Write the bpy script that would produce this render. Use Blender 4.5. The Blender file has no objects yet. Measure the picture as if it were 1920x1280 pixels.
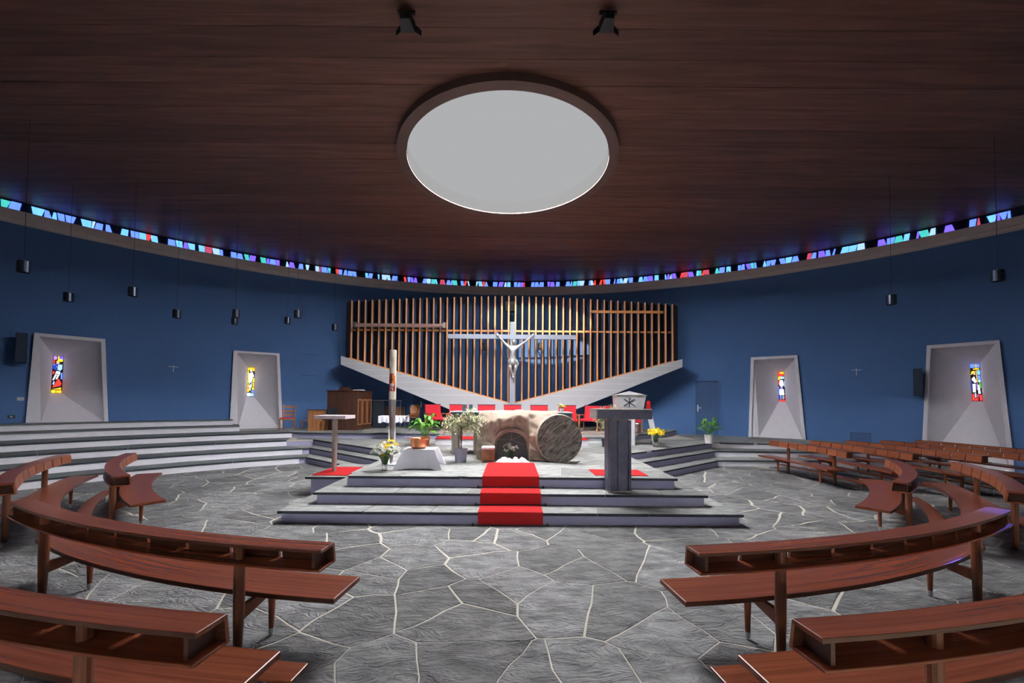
import bpy, bmesh, math, random
from mathutils import Vector, Matrix, noise
R = random.Random(7)
sc = bpy.context.scene
col = sc.collection
rad = math.radians
sin, cos, pi = math.sin, math.cos, math.pi

# ------------------------------------------------------------------ camera, sky, lights, exposure
FPX, XP, YP, EYE, PITCH, ROLL = 747.0, 959.0, 735.0, 1.85, rad(1.53), rad(0.47)
cd = bpy.data.cameras.new('camera'); cam = bpy.data.objects.new('camera', cd); col.objects.link(cam)
cd.sensor_width = 36.0; cd.lens = 36.0 * FPX / 1920; cd.clip_start = 0.05; cd.clip_end = 200
cd.shift_x = (960 - XP) / 1920; cd.shift_y = (YP - 640) / 1920
U0 = Vector((0, -sin(PITCH), cos(PITCH))); F0 = Vector((0, cos(PITCH), sin(PITCH)))
RV = Vector((1, 0, 0)) * cos(ROLL) + U0 * sin(ROLL); UV_ = -Vector((1, 0, 0)) * sin(ROLL) + U0 * cos(ROLL)
M = Matrix.Identity(4)
for i in range(3):
    M[i][0] = RV[i]; M[i][1] = UV_[i]; M[i][2] = -F0[i]
M[2][3] = EYE
cam.matrix_world = M
sc.camera = cam

wd = bpy.data.worlds.new('sky'); sc.world = wd; wd.use_nodes = True
bg = wd.node_tree.nodes['Background']; bg.inputs[0].default_value = (0.93, 0.95, 1.0, 1); bg.inputs[1].default_value = 0.6
def sun(name, el, az, strength, angle, color):
    l = bpy.data.lights.new(name, 'SUN'); l.energy = strength; l.angle = rad(angle); l.color = color
    o = bpy.data.objects.new(name, l); col.objects.link(o)
    d = Vector((sin(rad(az)) * cos(rad(el)), cos(rad(az)) * cos(rad(el)), -sin(rad(el))))
    o.rotation_euler = d.to_track_quat('-Z', 'Y').to_euler(); o.location = (0, 8.9, 20)
    return o
sun('overcast_daylight', 90, 0, 385.0, 165, (1.0, 0.98, 1.0))
sun('low_sun', 19.5, 10.0, 24.0, 0.6, (1.0, 0.85, 0.68))
def spot(name, p, t, energy, ang, color):
    l = bpy.data.lights.new(name, 'SPOT'); l.energy = energy; l.spot_size = rad(ang); l.spot_blend = 0.8; l.color = color; l.shadow_soft_size = 0.03
    o = bpy.data.objects.new(name, l); col.objects.link(o); o.location = p; o.rotation_euler = (Vector(t) - Vector(p)).to_track_quat('-Z', 'Y').to_euler()
spot('blue_sunbeam', (15.0, 9.6, 7.45), (4.80, 3.95, 0.845), 11000, 1.6, (0.15, 0.15, 1.0))
sc.view_settings.view_transform = 'Standard'; sc.view_settings.look = 'None'
sc.view_settings.gamma = 1; sc.view_settings.use_curve_mapping = False
sc.view_settings.exposure = 0.1

# ------------------------------------------------------------------ unprojection used to measure the room
def ray(px, py):
    return RV * ((px - XP) / FPX) + UV_ * (-(py - YP) / FPX) + F0
def G(px, py, z):
    d = ray(px, py); t = (z - EYE) / d.z; return (t * d.x, t * d.y)
def DP(px, py, Y):
    d = ray(px, py); t = Y / d.y; return (t * d.x, EYE + t * d.z)
WR, WC = 18.0, 0.75
def WL(px, py, Rr=WR):
    d = ray(px, py); a = d.x ** 2 + d.y ** 2; b = -2 * WC * d.y; c = WC * WC - Rr * Rr
    t = (-b + math.sqrt(b * b - 4 * a * c)) / 2 / a
    return math.atan2(t * d.x, t * d.y - WC), EYE + t * d.z
def WPt(th, z, d=0.0):
    return Vector(((WR - d) * sin(th), WC + (WR - d) * cos(th), z))

# ------------------------------------------------------------------ materials
def new_mat(name):
    m = bpy.data.materials.new(name); m.use_nodes = True
    nt = m.node_tree; b = nt.nodes['Principled BSDF']; return m, nt, b
def N(nt, t, **kw):
    n = nt.nodes.new(t)
    for k, v in kw.items():
        if k in n.inputs: n.inputs[k].default_value = v
        else: setattr(n, k, v)
    return n
def plain(name, c, rough=0.6, metal=0.0, noise_amt=0.12, scale=8, bump=0.0, spec=0.5, **kw):
    m, nt, b = new_mat(name)
    tc = N(nt, 'ShaderNodeTexCoord'); ns = N(nt, 'ShaderNodeTexNoise'); ns.inputs['Scale'].default_value = scale; ns.inputs['Detail'].default_value = 4
    nt.links.new(tc.outputs['Object'], ns.inputs['Vector'])
    mx = N(nt, 'ShaderNodeMix', data_type='RGBA')
    mx.inputs[6].default_value = (*[max(0, x * (1 - noise_amt)) for x in c], 1); mx.inputs[7].default_value = (*[min(1, x * (1 + noise_amt)) for x in c], 1)
    nt.links.new(ns.outputs['Fac'], mx.inputs[0]); nt.links.new(mx.outputs[2], b.inputs['Base Color'])
    b.inputs['Roughness'].default_value = rough; b.inputs['Metallic'].default_value = metal
    b.inputs['Specular IOR Level'].default_value = spec
    if bump:
        bp = N(nt, 'ShaderNodeBump'); bp.inputs['Strength'].default_value = bump; bp.inputs['Distance'].default_value = 0.02
        nt.links.new(ns.outputs['Fac'], bp.inputs['Height']); nt.links.new(bp.outputs[0], b.inputs['Normal'])
    for k, v in kw.items(): b.inputs[k].default_value = v
    return m
def wood(name, c1, c2, coord='UV', scale=(1.2, 26, 26), rough=0.35, objrand=0.0, bump=0.05, spec=0.5):
    m, nt, b = new_mat(name)
    tc = N(nt, 'ShaderNodeTexCoord'); mp = N(nt, 'ShaderNodeMapping'); mp.inputs['Scale'].default_value = scale
    nt.links.new(tc.outputs[coord], mp.inputs['Vector'])
    oi = N(nt, 'ShaderNodeObjectInfo')
    ad = N(nt, 'ShaderNodeVectorMath', operation='ADD'); ml = N(nt, 'ShaderNodeMath', operation='MULTIPLY'); ml.inputs[1].default_value = 37
    nt.links.new(oi.outputs['Random'], ml.inputs[0]); nt.links.new(mp.outputs[0], ad.inputs[0]); nt.links.new(ml.outputs[0], ad.inputs[1])
    ns = N(nt, 'ShaderNodeTexNoise'); ns.inputs['Scale'].default_value = 1.0; ns.inputs['Detail'].default_value = 6; ns.inputs['Roughness'].default_value = 0.65; ns.inputs['Distortion'].default_value = 0.6
    nt.links.new(ad.outputs[0], ns.inputs['Vector'])
    cr = N(nt, 'ShaderNodeValToRGB'); cr.color_ramp.elements[0].position = 0.32; cr.color_ramp.elements[1].position = 0.68
    cr.color_ramp.elements[0].color = (*c1, 1); cr.color_ramp.elements[1].color = (*c2, 1)
    nt.links.new(ns.outputs['Fac'], cr.inputs[0])
    hs = N(nt, 'ShaderNodeHueSaturation')
    if objrand:
        m2 = N(nt, 'ShaderNodeMapRange'); m2.inputs[3].default_value = 1 - objrand; m2.inputs[4].default_value = 1 + objrand
        nt.links.new(oi.outputs['Random'], m2.inputs[0]); nt.links.new(m2.outputs[0], hs.inputs['Value'])
    nt.links.new(cr.outputs[0], hs.inputs['Color']); nt.links.new(hs.outputs[0], b.inputs['Base Color'])
    b.inputs['Roughness'].default_value = rough; b.inputs['Specular IOR Level'].default_value = spec
    if bump:
        bp = N(nt, 'ShaderNodeBump'); bp.inputs['Strength'].default_value = bump; bp.inputs['Distance'].default_value = 0.01
        nt.links.new(ns.outputs['Fac'], bp.inputs['Height']); nt.links.new(bp.outputs[0], b.inputs['Normal'])
    return m
def stone(name, c1, c2, scale=3.0, bump=0.5, rough=0.6, dist=0.02, tone=True, stretch=(1, 2.2, 1), rot=(0, 0, 0)):
    m, nt, b = new_mat(name)
    tc = N(nt, 'ShaderNodeTexCoord'); mp = N(nt, 'ShaderNodeMapping'); mp.inputs['Scale'].default_value = stretch
    if any(rot): mp.vector_type = 'TEXTURE'; mp.inputs['Scale'].default_value = tuple(1 / q for q in stretch); mp.inputs['Rotation'].default_value = rot
    nt.links.new(tc.outputs['Object'], mp.inputs['Vector'])
    n1 = N(nt, 'ShaderNodeTexNoise'); n1.inputs['Scale'].default_value = scale; n1.inputs['Detail'].default_value = 9; n1.inputs['Roughness'].default_value = 0.68
    n2 = N(nt, 'ShaderNodeTexNoise'); n2.inputs['Scale'].default_value = scale * 0.7; n2.inputs['Detail'].default_value = 5; n2.inputs['Distortion'].default_value = 1.6
    nt.links.new(mp.outputs[0], n1.inputs['Vector']); nt.links.new(mp.outputs[0], n2.inputs['Vector'])
    cr = N(nt, 'ShaderNodeValToRGB'); cr.color_ramp.elements[0].position = 0.33; cr.color_ramp.elements[1].position = 0.7
    cr.color_ramp.elements[0].color = (*c1, 1); cr.color_ramp.elements[1].color = (*c2, 1)
    nt.links.new(n1.outputs['Fac'], cr.inputs[0])
    hs = N(nt, 'ShaderNodeHueSaturation')
    if tone:
        at = N(nt, 'ShaderNodeAttribute', attribute_name='tone'); mr = N(nt, 'ShaderNodeMapRange'); mr.inputs[3].default_value = 0.68; mr.inputs[4].default_value = 1.3
        nt.links.new(at.outputs['Fac'], mr.inputs[0]); nt.links.new(mr.outputs[0], hs.inputs['Value'])
    nt.links.new(cr.outputs[0], hs.inputs['Color']); nt.links.new(hs.outputs[0], b.inputs['Base Color'])
    # cleft slate: sharp ledges from a stepped noise plus fine grain
    w = N(nt, 'ShaderNodeMath', operation='PINGPONG'); w.inputs[1].default_value = 0.09
    nt.links.new(n2.outputs['Fac'], w.inputs[0])
    s2 = N(nt, 'ShaderNodeMath', operation='MULTIPLY_ADD'); s2.inputs[1].default_value = 3.0
    nt.links.new(w.outputs[0], s2.inputs[0]); nt.links.new(n1.outputs['Fac'], s2.inputs[2])
    bp = N(nt, 'ShaderNodeBump'); bp.inputs['Strength'].default_value = bump; bp.inputs['Distance'].default_value = dist
    nt.links.new(s2.outputs[0], bp.inputs['Height']); nt.links.new(bp.outputs[0], b.inputs['Normal'])
    b.inputs['Roughness'].default_value = rough
    return m
def emit(name, c, s, rough=0.2):
    m, nt, b = new_mat(name)
    tc = N(nt, 'ShaderNodeTexCoord'); ns = N(nt, 'ShaderNodeTexNoise'); ns.inputs['Scale'].default_value = 9
    nt.links.new(tc.outputs['Object'], ns.inputs['Vector'])
    mx = N(nt, 'ShaderNodeMix', data_type='RGBA'); mx.inputs[6].default_value = (*[x * 0.75 for x in c], 1); mx.inputs[7].default_value = (*[min(1, x * 1.2) for x in c], 1)
    nt.links.new(ns.outputs['Fac'], mx.inputs[0]); nt.links.new(mx.outputs[2], b.inputs['Emission Color'])
    b.inputs['Base Color'].default_value = (*[x * 0.3 for x in c], 1); b.inputs['Emission Strength'].default_value = s; b.inputs['Roughness'].default_value = rough
    return m

MT = {}
MT['blue'] = plain('blue_plaster', (0.080, 0.178, 0.40), 0.85, noise_amt=0.18, scale=40, bump=0.35)
MT['bluedoor'] = plain('blue_door_paint', (0.045, 0.105, 0.25), 0.6, noise_amt=0.08)
MT['darkblue'] = plain('dark_blue_paint', (0.015, 0.035, 0.08), 0.6)
MT['white'] = plain('white_concrete', (0.76, 0.75, 0.81), 0.7, noise_amt=0.05, scale=5)
MT['beam'] = plain('beam_concrete', (0.53, 0.55, 0.58), 0.7, noise_amt=0.05, scale=3)
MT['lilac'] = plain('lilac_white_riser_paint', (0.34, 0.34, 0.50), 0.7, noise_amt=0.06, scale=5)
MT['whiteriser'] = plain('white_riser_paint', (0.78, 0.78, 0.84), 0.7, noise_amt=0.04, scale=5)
MT['cornice'] = plain('cornice_concrete', (0.80, 0.72, 0.68), 0.8, noise_amt=0.1, scale=3)
MT['mortar'] = plain('pale_mortar', (0.52, 0.50, 0.43), 0.9, noise_amt=0.4, scale=0.7)
MT['slate'] = stone('grey_slate', (0.105, 0.112, 0.115), (0.37, 0.375, 0.375), 3.6, 1.0, 0.5, dist=0.06)
MT['slab'] = stone('slate_tread', (0.13, 0.14, 0.14), (0.36, 0.37, 0.35), 4.5, 0.35, 0.55)
MT['slabedge'] = plain('shaded_slab_edge', (0.035, 0.045, 0.06), 0.8, noise_amt=0.4, scale=30, bump=0.6)  # rough edge, darkened: the shade on the nosings is put into the colour
MT['tread'] = stone('grey_tread', (0.10, 0.12, 0.13), (0.18, 0.20, 0.20), 6, 0.2, 0.6)
MT['ceil'] = wood('dark_veneer', (0.085, 0.040, 0.031), (0.19, 0.090, 0.066), 'Object', (0.5, 9, 9), 0.5, 0.16, 0.0, 0.35)
MT['rim'] = plain('brown_rim', (0.13, 0.085, 0.075), 0.6)
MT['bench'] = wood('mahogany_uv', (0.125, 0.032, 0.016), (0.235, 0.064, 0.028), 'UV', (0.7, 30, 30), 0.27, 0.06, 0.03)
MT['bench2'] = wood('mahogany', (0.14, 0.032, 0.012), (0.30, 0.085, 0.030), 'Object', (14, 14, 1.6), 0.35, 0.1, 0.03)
MT['shademahog'] = wood('shaded_mahogany', (0.035, 0.012, 0.007), (0.085, 0.028, 0.014), 'Object', (14, 14, 1.6), 0.4, 0.1, 0.02)
MT['shadeuv'] = wood('shaded_mahogany_uv', (0.035, 0.012, 0.007), (0.085, 0.028, 0.014), 'UV', (1.1, 30, 30), 0.4, 0.1, 0.02)  # shade on pew edges and inside the backs, put into the wood colour
MT['postwood'] = wood('post_mahogany', (0.07, 0.022, 0.010), (0.19, 0.060, 0.024), 'Object', (14, 14, 1.6), 0.35, 0.1, 0.03)
MT['panel'] = wood('mahogany_panel', (0.15, 0.042, 0.019), (0.33, 0.098, 0.040), 'UV', (1.4, 30, 30), 0.38, 0.15, 0.03)
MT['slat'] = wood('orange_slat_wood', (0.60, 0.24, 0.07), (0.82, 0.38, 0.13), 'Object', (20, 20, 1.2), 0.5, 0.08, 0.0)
MT['slatside'] = wood('shaded_slat_side', (0.045, 0.018, 0.012), (0.10, 0.040, 0.022), 'Object', (20, 20, 1.2), 0.6, 0.08, 0.0)  # slat sides out of the light: their shade is painted in
MT['brownwood'] = wood('brown_cabinet_wood', (0.045, 0.018, 0.012), (0.11, 0.045, 0.028), 'Object', (12, 12, 1.4), 0.5, 0.0, 0.02)
MT['chairwood'] = wood('light_brown_chair_wood', (0.30, 0.12, 0.045), (0.50, 0.22, 0.09), 'Object', (12, 12, 1.5), 0.4)
MT['stoolwood'] = wood('stool_wood', (0.28, 0.09, 0.025), (0.46, 0.17, 0.05), 'Object', (10, 10, 3), 0.5)
MT['red'] = plain('red_carpet', (0.42, 0.022, 0.024), 0.95, noise_amt=0.18, scale=60, bump=0.2, spec=0.1)
MT['redchair'] = plain('red_upholstery', (0.62, 0.012, 0.03), 0.7, noise_amt=0.1, scale=20)
MT['black'] = plain('black_metal', (0.018, 0.020, 0.024), 0.45, 0.3)
MT['wire'] = plain('dark_wire', (0.03, 0.03, 0.035), 0.5)
MT['steel'] = plain('brushed_steel', (0.55, 0.56, 0.58), 0.35, 1.0, noise_amt=0.1)
MT['chrome'] = plain('chrome', (0.75, 0.75, 0.77), 0.15, 1.0, noise_amt=0.05)
MT['pendant'] = plain('dark_anodised_lamp', (0.06, 0.075, 0.11), 0.3, 0.8, noise_amt=0.1)
MT['crossmetal'] = plain('grey_cross_metal', (0.31, 0.35, 0.43), 0.5, 0.15, noise_amt=0.06)
MT['figure'] = plain('silver_figure', (0.42, 0.43, 0.44), 0.38, 0.35, noise_amt=0.35, scale=14, bump=0.4)
MT['glassbulb'] = plain('pale_bulb_glass', (0.8, 0.7, 0.4), 0.2)
MT['cloth'] = plain('white_cloth', (0.76, 0.76, 0.84), 0.9, noise_amt=0.05, scale=4, spec=0.2)
MT['copper'] = plain('copper', (0.72, 0.30, 0.15), 0.28, 0.9, noise_amt=0.15, scale=5)
MT['terracotta'] = plain('terracotta', (0.50, 0.16, 0.06), 0.7)
MT['greypot'] = plain('lilac_grey_pot', (0.30, 0.29, 0.38), 0.5)
MT['blackpot'] = plain('black_pot', (0.03, 0.035, 0.045), 0.5)
MT['whitepot'] = plain('white_pot', (0.70, 0.68, 0.66), 0.4)
MT['leaf'] = plain('green_leaf', (0.10, 0.30, 0.035), 0.4, noise_amt=0.4, scale=12)
MT['leafdark'] = plain('dark_leaf', (0.04, 0.13, 0.03), 0.5, noise_amt=0.4, scale=12)
MT['varleaf'] = plain('variegated_leaf', (0.46, 0.50, 0.30), 0.5, noise_amt=0.65, scale=9)
MT['trunk'] = plain('trunk_bark', (0.07, 0.035, 0.025), 0.9)
MT['soil'] = plain('soil', (0.04, 0.025, 0.015), 0.95)
MT['yellow'] = plain('yellow_petal', (0.85, 0.62, 0.02), 0.6, noise_amt=0.15)
MT['whitepetal'] = plain('white_petal', (0.82, 0.82, 0.80), 0.6, noise_amt=0.06)
MT['centre'] = plain('flower_centre', (0.35, 0.25, 0.04), 0.8)
MT['wax'] = plain('candle_wax', (0.74, 0.69, 0.58), 0.5, noise_amt=0.06)
MT['waxred'] = plain('candle_red', (0.45, 0.03, 0.02), 0.5)
MT['waxorange'] = plain('candle_orange', (0.85, 0.25, 0.02), 0.5)
MT['waxwhite'] = plain('candle_motif_white', (0.75, 0.68, 0.72), 0.5)
MT['wheel'] = stone('rough_wheel_stone', (0.05, 0.045, 0.04), (0.50, 0.46, 0.40), 5, 1.0, 0.8, dist=0.10, tone=False, stretch=(1, 1, 5), rot=(0, rad(-45), 0))
MT['wheelrim'] = plain('pale_wheel_rim', (0.45, 0.40, 0.31), 0.8)
MT['rock'] = plain('beige_rock', (0.33, 0.262, 0.205), 0.85, noise_amt=0.35, scale=4, bump=0.6)
MT['cave'] = plain('cave_grey', (0.17, 0.165, 0.17), 0.8)
MT['line'] = plain('incised_line', (0.42, 0.40, 0.38), 0.7)
MT['altartop'] = plain('altar_slab', (0.50, 0.56, 0.58), 0.5)
MT['altarside'] = plain('altar_edge_dark', (0.05, 0.09, 0.11), 0.6)
MT['pillar'] = stone('altar_pillar_stone', (0.26, 0.22, 0.19), (0.48, 0.42, 0.37), 5, 0.4, 0.7, tone=False, stretch=(3, 3, 0.6))
MT['ambo'] = stone('dark_ambo_stone', (0.060, 0.060, 0.10), (0.13, 0.13, 0.19), 6, 0.25, 0.4, tone=False)
MT['ambolight'] = stone('ambo_end_stone', (0.22, 0.21, 0.20), (0.40, 0.38, 0.36), 9, 0.3, 0.6, tone=False)
MT['tab'] = plain('tabernacle_steel', (0.55, 0.56, 0.58), 0.4, 0.5, noise_amt=0.08, scale=3)
MT['marble'] = plain('white_marble', (0.68, 0.70, 0.74), 0.5, noise_amt=0.12, scale=9)
MT['lectop'] = plain('lectern_stone', (0.60, 0.52, 0.56), 0.5)
MT['redglass'] = emit('red_lamp_glass', (0.9, 0.02, 0.02), 0.5)
MT['speaker'] = plain('dark_speaker_cloth', (0.035, 0.055, 0.09), 0.9)
MT['plastic'] = plain('white_plastic', (0.7, 0.7, 0.7), 0.5)
MT['lanternglass'] = plain('smoked_glass', (0.10, 0.12, 0.14), 0.15)
MT['lead'] = plain('window_lead', (0.01, 0.011, 0.02), 0.5)
MT['shaft'] = plain('added_dark_lining', (0.009, 0.009, 0.009), 1.0, spec=0.0)
MT['blackcloth'] = plain('black_panel', (0.012, 0.02, 0.03), 0.8)
MT['tube'] = plain('pinkish_steel_tube', (0.62, 0.40, 0.36), 0.35, 0.6)
m, nt, b = new_mat('clear_glass'); b.inputs['Transmission Weight'].default_value = 1.0; b.inputs['Roughness'].default_value = 0.03; b.inputs['IOR'].default_value = 1.3; b.inputs['Base Color'].default_value = (0.9, 0.95, 0.92, 1)
MT['glass'] = m
m, nt, b = new_mat('skylight_pane')     # thin clear acrylic pane: the sky and the sun pass through
nt.nodes.remove(b); tr = N(nt, 'ShaderNodeBsdfTransparent'); tr.inputs[0].default_value = (0.98, 0.98, 0.98, 1)
gl = N(nt, 'ShaderNodeEmission'); gl.inputs[0].default_value = (0.95, 0.96, 0.96, 1); gl.inputs[1].default_value = 0.37; ms = N(nt, 'ShaderNodeMixShader'); ms.inputs[0].default_value = 0.5   # frosted pane, backlit by the sky
nt.links.new(tr.outputs[0], ms.inputs[1]); nt.links.new(gl.outputs[0], ms.inputs[2]); nt.links.new(ms.outputs[0], nt.nodes['Material Output'].inputs[0])
MT['pane'] = m
m, nt, b = new_mat('clear_fill_pane'); nt.nodes.remove(b); tr = N(nt, 'ShaderNodeBsdfTransparent'); tr.inputs[0].default_value = (0.95, 0.96, 0.96, 1)
nt.links.new(tr.outputs[0], nt.nodes['Material Output'].inputs[0]); MT['fillpane'] = m
GL = {}
for k, c, s in [('blue', (0.10, 0.20, 1.0), 1.3), ('sky', (0.13, 0.40, 1.0), 1.2), ('teal', (0.07, 0.60, 0.55), 0.75), ('pale', (0.36, 0.58, 1.0), 0.9), ('violet', (0.16, 0.10, 0.95), 1.1),
                ('red', (0.95, 0.05, 0.04), 1.0), ('rose', (0.60, 0.08, 0.16), 0.7), ('orange', (1.0, 0.40, 0.02), 1.3), ('yellow', (1.0, 0.72, 0.03), 1.2), ('white', (0.80, 0.85, 1.0), 1.3),
                ('lilac', (0.45, 0.25, 0.85), 0.9), ('green', (0.15, 0.5, 0.08), 0.7), ('skin', (0.9, 0.45, 0.4), 0.8), ('deep', (0.03, 0.06, 0.55), 0.8)]:
    GL[k] = emit('stained_glass_' + k, c, s * 1.5)

# ------------------------------------------------------------------ mesh builder
WOFF = {}
class MB:
    def __init__(s): s.v = []; s.f = []; s.uv = {}; s.mi = {}
    def add(s, vs, fs, uvs=None, mi=0):
        o = len(s.v); s.v += [tuple(v) for v in vs]
        for f in fs:
            s.f.append([i + o for i in f])
            if mi: s.mi[len(s.f) - 1] = mi
        if uvs:
            for i, u in enumerate(uvs): s.uv[o + i] = u
        return s
    def box(s, x0, x1, y0, y1, z0, z1, mi=0):
        vs = [(x, y, z) for x in (x0, x1) for y in (y0, y1) for z in (z0, z1)]
        return s.add(vs, [(0, 1, 3, 2), (4, 6, 7, 5), (0, 4, 5, 1), (2, 3, 7, 6), (0, 2, 6, 4), (1, 5, 7, 3)], mi=mi)
    def prism(s, poly, z0, z1, mi=0, side=None):
        n = len(poly); vs = [(x, y, z0) for x, y in poly] + [(x, y, z1) for x, y in poly]
        fs = [list(range(n))[::-1], list(range(n, 2 * n))] + [(i, (i + 1) % n, n + (i + 1) % n, n + i) for i in range(n)]
        s.add(vs, fs, mi=mi)
        if side is not None:
            for k in range(len(s.f) - n, len(s.f)): s.mi[k] = side
        return s
    def hexa(s, a, b):       # a, b: two lists of n 3d points, joined
        n = len(a)
        return s.add(list(a) + list(b), [list(range(n))[::-1], list(range(n, 2 * n))] + [(i, (i + 1) % n, n + (i + 1) % n, n + i) for i in range(n)])
    def lathe(s, prof, cx=0, cy=0, n=16, cz=0, mi=0):
        vs = []; fs = []
        for r, z in prof:
            for k in range(n): a = 2 * pi * k / n; vs.append((cx + r * cos(a), cy + r * sin(a), cz + z))
        for i in range(len(prof) - 1):
            for k in range(n): fs.append((i * n + k, i * n + (k + 1) % n, (i + 1) * n + (k + 1) % n, (i + 1) * n + k))
        fs.append(list(range(n))[::-1]); fs.append([(len(prof) - 1) * n + k for k in range(n)])
        return s.add(vs, fs, mi=mi)
    def tube(s, pts, rs, n=8):
        pts = [Vector(p) for p in pts]
        if not isinstance(rs, (list, tuple)): rs = [rs] * len(pts)
        vs = []; fs = []
        for i, p in enumerate(pts):
            d = (pts[min(i + 1, len(pts) - 1)] - pts[max(i - 1, 0)]).normalized()
            u = d.cross(Vector((0, 0, 1)) if abs(d.z) < 0.95 else Vector((0, 1, 0))).normalized(); w = d.cross(u)
            for k in range(n): a = 2 * pi * k / n; vs.append(p + (u * cos(a) + w * sin(a)) * rs[i])
        for i in range(len(pts) - 1):
            for k in range(n): fs.append((i * n + k, i * n + (k + 1) % n, (i + 1) * n + (k + 1) % n, (i + 1) * n + k))
        fs.append(list(range(n))[::-1]); fs.append([(len(pts) - 1) * n + k for k in range(n)])
        return s.add(vs, fs)
    def obar(s, p0, p1, w, t, up=Vector((0, 0, 1))):   # bar of rectangular section
        p0, p1 = Vector(p0), Vector(p1); d = (p1 - p0).normalized(); a = d.cross(up).normalized() * w / 2; b = a.cross(d).normalized() * t / 2
        return s.hexa([p0 + a + b, p0 - a + b, p0 - a - b, p0 + a - b], [p1 + a + b, p1 - a + b, p1 - a - b, p1 + a - b])
    def build(s, name, mat, parent=None, bevel=0, smooth=False, seg=2, recalc=True, local=False, label=None, tone=None):
        me = bpy.data.meshes.new(name)
        off = Vector((0, 0, 0))
        if parent is not None and not local: off = WOFF.get(parent, Vector((0, 0, 0)))
        if parent is None:
            xs = [v[0] for v in s.v]; ys = [v[1] for v in s.v]; zs = [v[2] for v in s.v]
            off = Vector(((min(xs) + max(xs)) / 2, (min(ys) + max(ys)) / 2, min(zs)))
        me.from_pydata([(v[0] - off.x, v[1] - off.y, v[2] - off.z) for v in s.v], [], s.f)
        mats = mat if isinstance(mat, (list, tuple)) else [mat]
        for m_ in mats: me.materials.append(MT[m_] if isinstance(m_, str) else m_)
        for i, k in s.mi.items(): me.polygons[i].material_index = k
        if s.uv:
            ul = me.uv_layers.new(name='UVMap')
            for lp in me.loops: ul.data[lp.index].uv = s.uv.get(lp.vertex_index, (0, 0))
        if tone is not None:
            at = me.attributes.new('tone', 'FLOAT', 'FACE')
            at.data.foreach_set('value', [tone[i] for i in range(len(me.polygons))] if isinstance(tone, list) else [tone] * len(me.polygons))
        if recalc:
            bm = bmesh.new(); bm.from_mesh(me); bmesh.ops.recalc_face_normals(bm, faces=bm.faces); bm.to_mesh(me); bm.free()
        if smooth:
            me.polygons.foreach_set('use_smooth', [True] * len(me.polygons))
        me.update()
        o = bpy.data.objects.new(name, me); col.objects.link(o)
        if parent is not None: o.parent = parent; WOFF[o] = off
        else: o.location = off; WOFF[o] = off
        if bevel:
            md = o.modifiers.new('bevel', 'BEVEL'); md.width = bevel; md.segments = seg; md.limit_method = 'ANGLE'; md.angle_limit = rad(40)
        if label: o['label'] = label
        return o
def tag(o, label=None, cat=None, group=None, kind=None):
    if label: o['label'] = label
    if cat: o['category'] = cat
    if group: o['group'] = group
    if kind: o['kind'] = kind
    return o
def empty(name, loc=(0, 0, 0), rz=0):
    o = bpy.data.objects.new(name, None); o.location = loc; o.rotation_euler = (0, 0, rz); o.empty_display_size = 0.2
    col.objects.link(o); WOFF[o] = Vector(loc); return o
def copy_tree(o, parent=None):
    c = o.copy(); col.objects.link(c)
    if parent is not None: c.parent = parent
    for ch in list(o.children): copy_tree(ch, c)
    return c
def link_copy(src, parent, name=None, loc=None, rot=None, scale=None):
    c = src.copy(); col.objects.link(c); c.parent = parent
    if loc is not None: c.location = loc
    if rot is not None: c.rotation_euler = rot
    if scale is not None: c.scale = scale
    return c

# ------------------------------------------------------------------ flagstone cells (clipped Voronoi)
def clip(poly, a, b, c):        # keep a*x+b*y<=c
    out = []
    for i in range(len(poly)):
        p, q = poly[i], poly[(i + 1) % len(poly)]
        dp, dq = a * p[0] + b * p[1] - c, a * q[0] + b * q[1] - c
        if dp <= 0: out.append(p)
        if dp * dq < 0:
            t = dp / (dp - dq); out.append((p[0] + (q[0] - p[0]) * t, p[1] + (q[1] - p[1]) * t))
    return out
def area(p): return 0.5 * sum(p[i][0] * p[(i + 1) % len(p)][1] - p[(i + 1) % len(p)][0] * p[i][1] for i in range(len(p)))
def cells(x0, x1, y0, y1, sx, sy, seed, drop=0.16, jit=0.82):
    r = random.Random(seed); g = {}
    nx = int((x1 - x0) / sx) + 3; ny = int((y1 - y0) / sy) + 3
    for i in range(-1, nx):
        for j in range(-1, ny):
            if r.random() < drop: continue
            g[(i, j)] = (x0 + (i + 0.5 + (0.5 if j % 2 else 0) + (r.random() - .5) * jit) * sx, y0 + (j + 0.5 + (r.random() - .5) * jit) * sy)
    res = []
    for (i, j), (x, y) in g.items():
        p = [(x - 2 * sx, y - 2 * sy), (x + 2 * sx, y - 2 * sy), (x + 2 * sx, y + 2 * sy), (x - 2 * sx, y + 2 * sy)]
        for di in range(-3, 4):
            for dj in range(-3, 4):
                q = g.get((i + di, j + dj))
                if q and (di or dj):
                    a, b = q[0] - x, q[1] - y
                    p = clip(p, a, b, (q[0] ** 2 + q[1] ** 2 - x * x - y * y) / 2)
                    if len(p) < 3: break
            if len(p) < 3: break
        if len(p) >= 3: res.append(p)
    return res
def wob(x, y, s=0.055):
    n1 = noise.noise(Vector((x * 2.3, y * 2.3, 0.3))) + .35 * noise.noise(Vector((x * 8, y * 8, 2.3))); n2 = noise.noise(Vector((x * 2.3, y * 2.3, 7.7))) + .35 * noise.noise(Vector((x * 8, y * 8, 9.1)))
    return (x + n1 * s, y + n2 * s)
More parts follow.
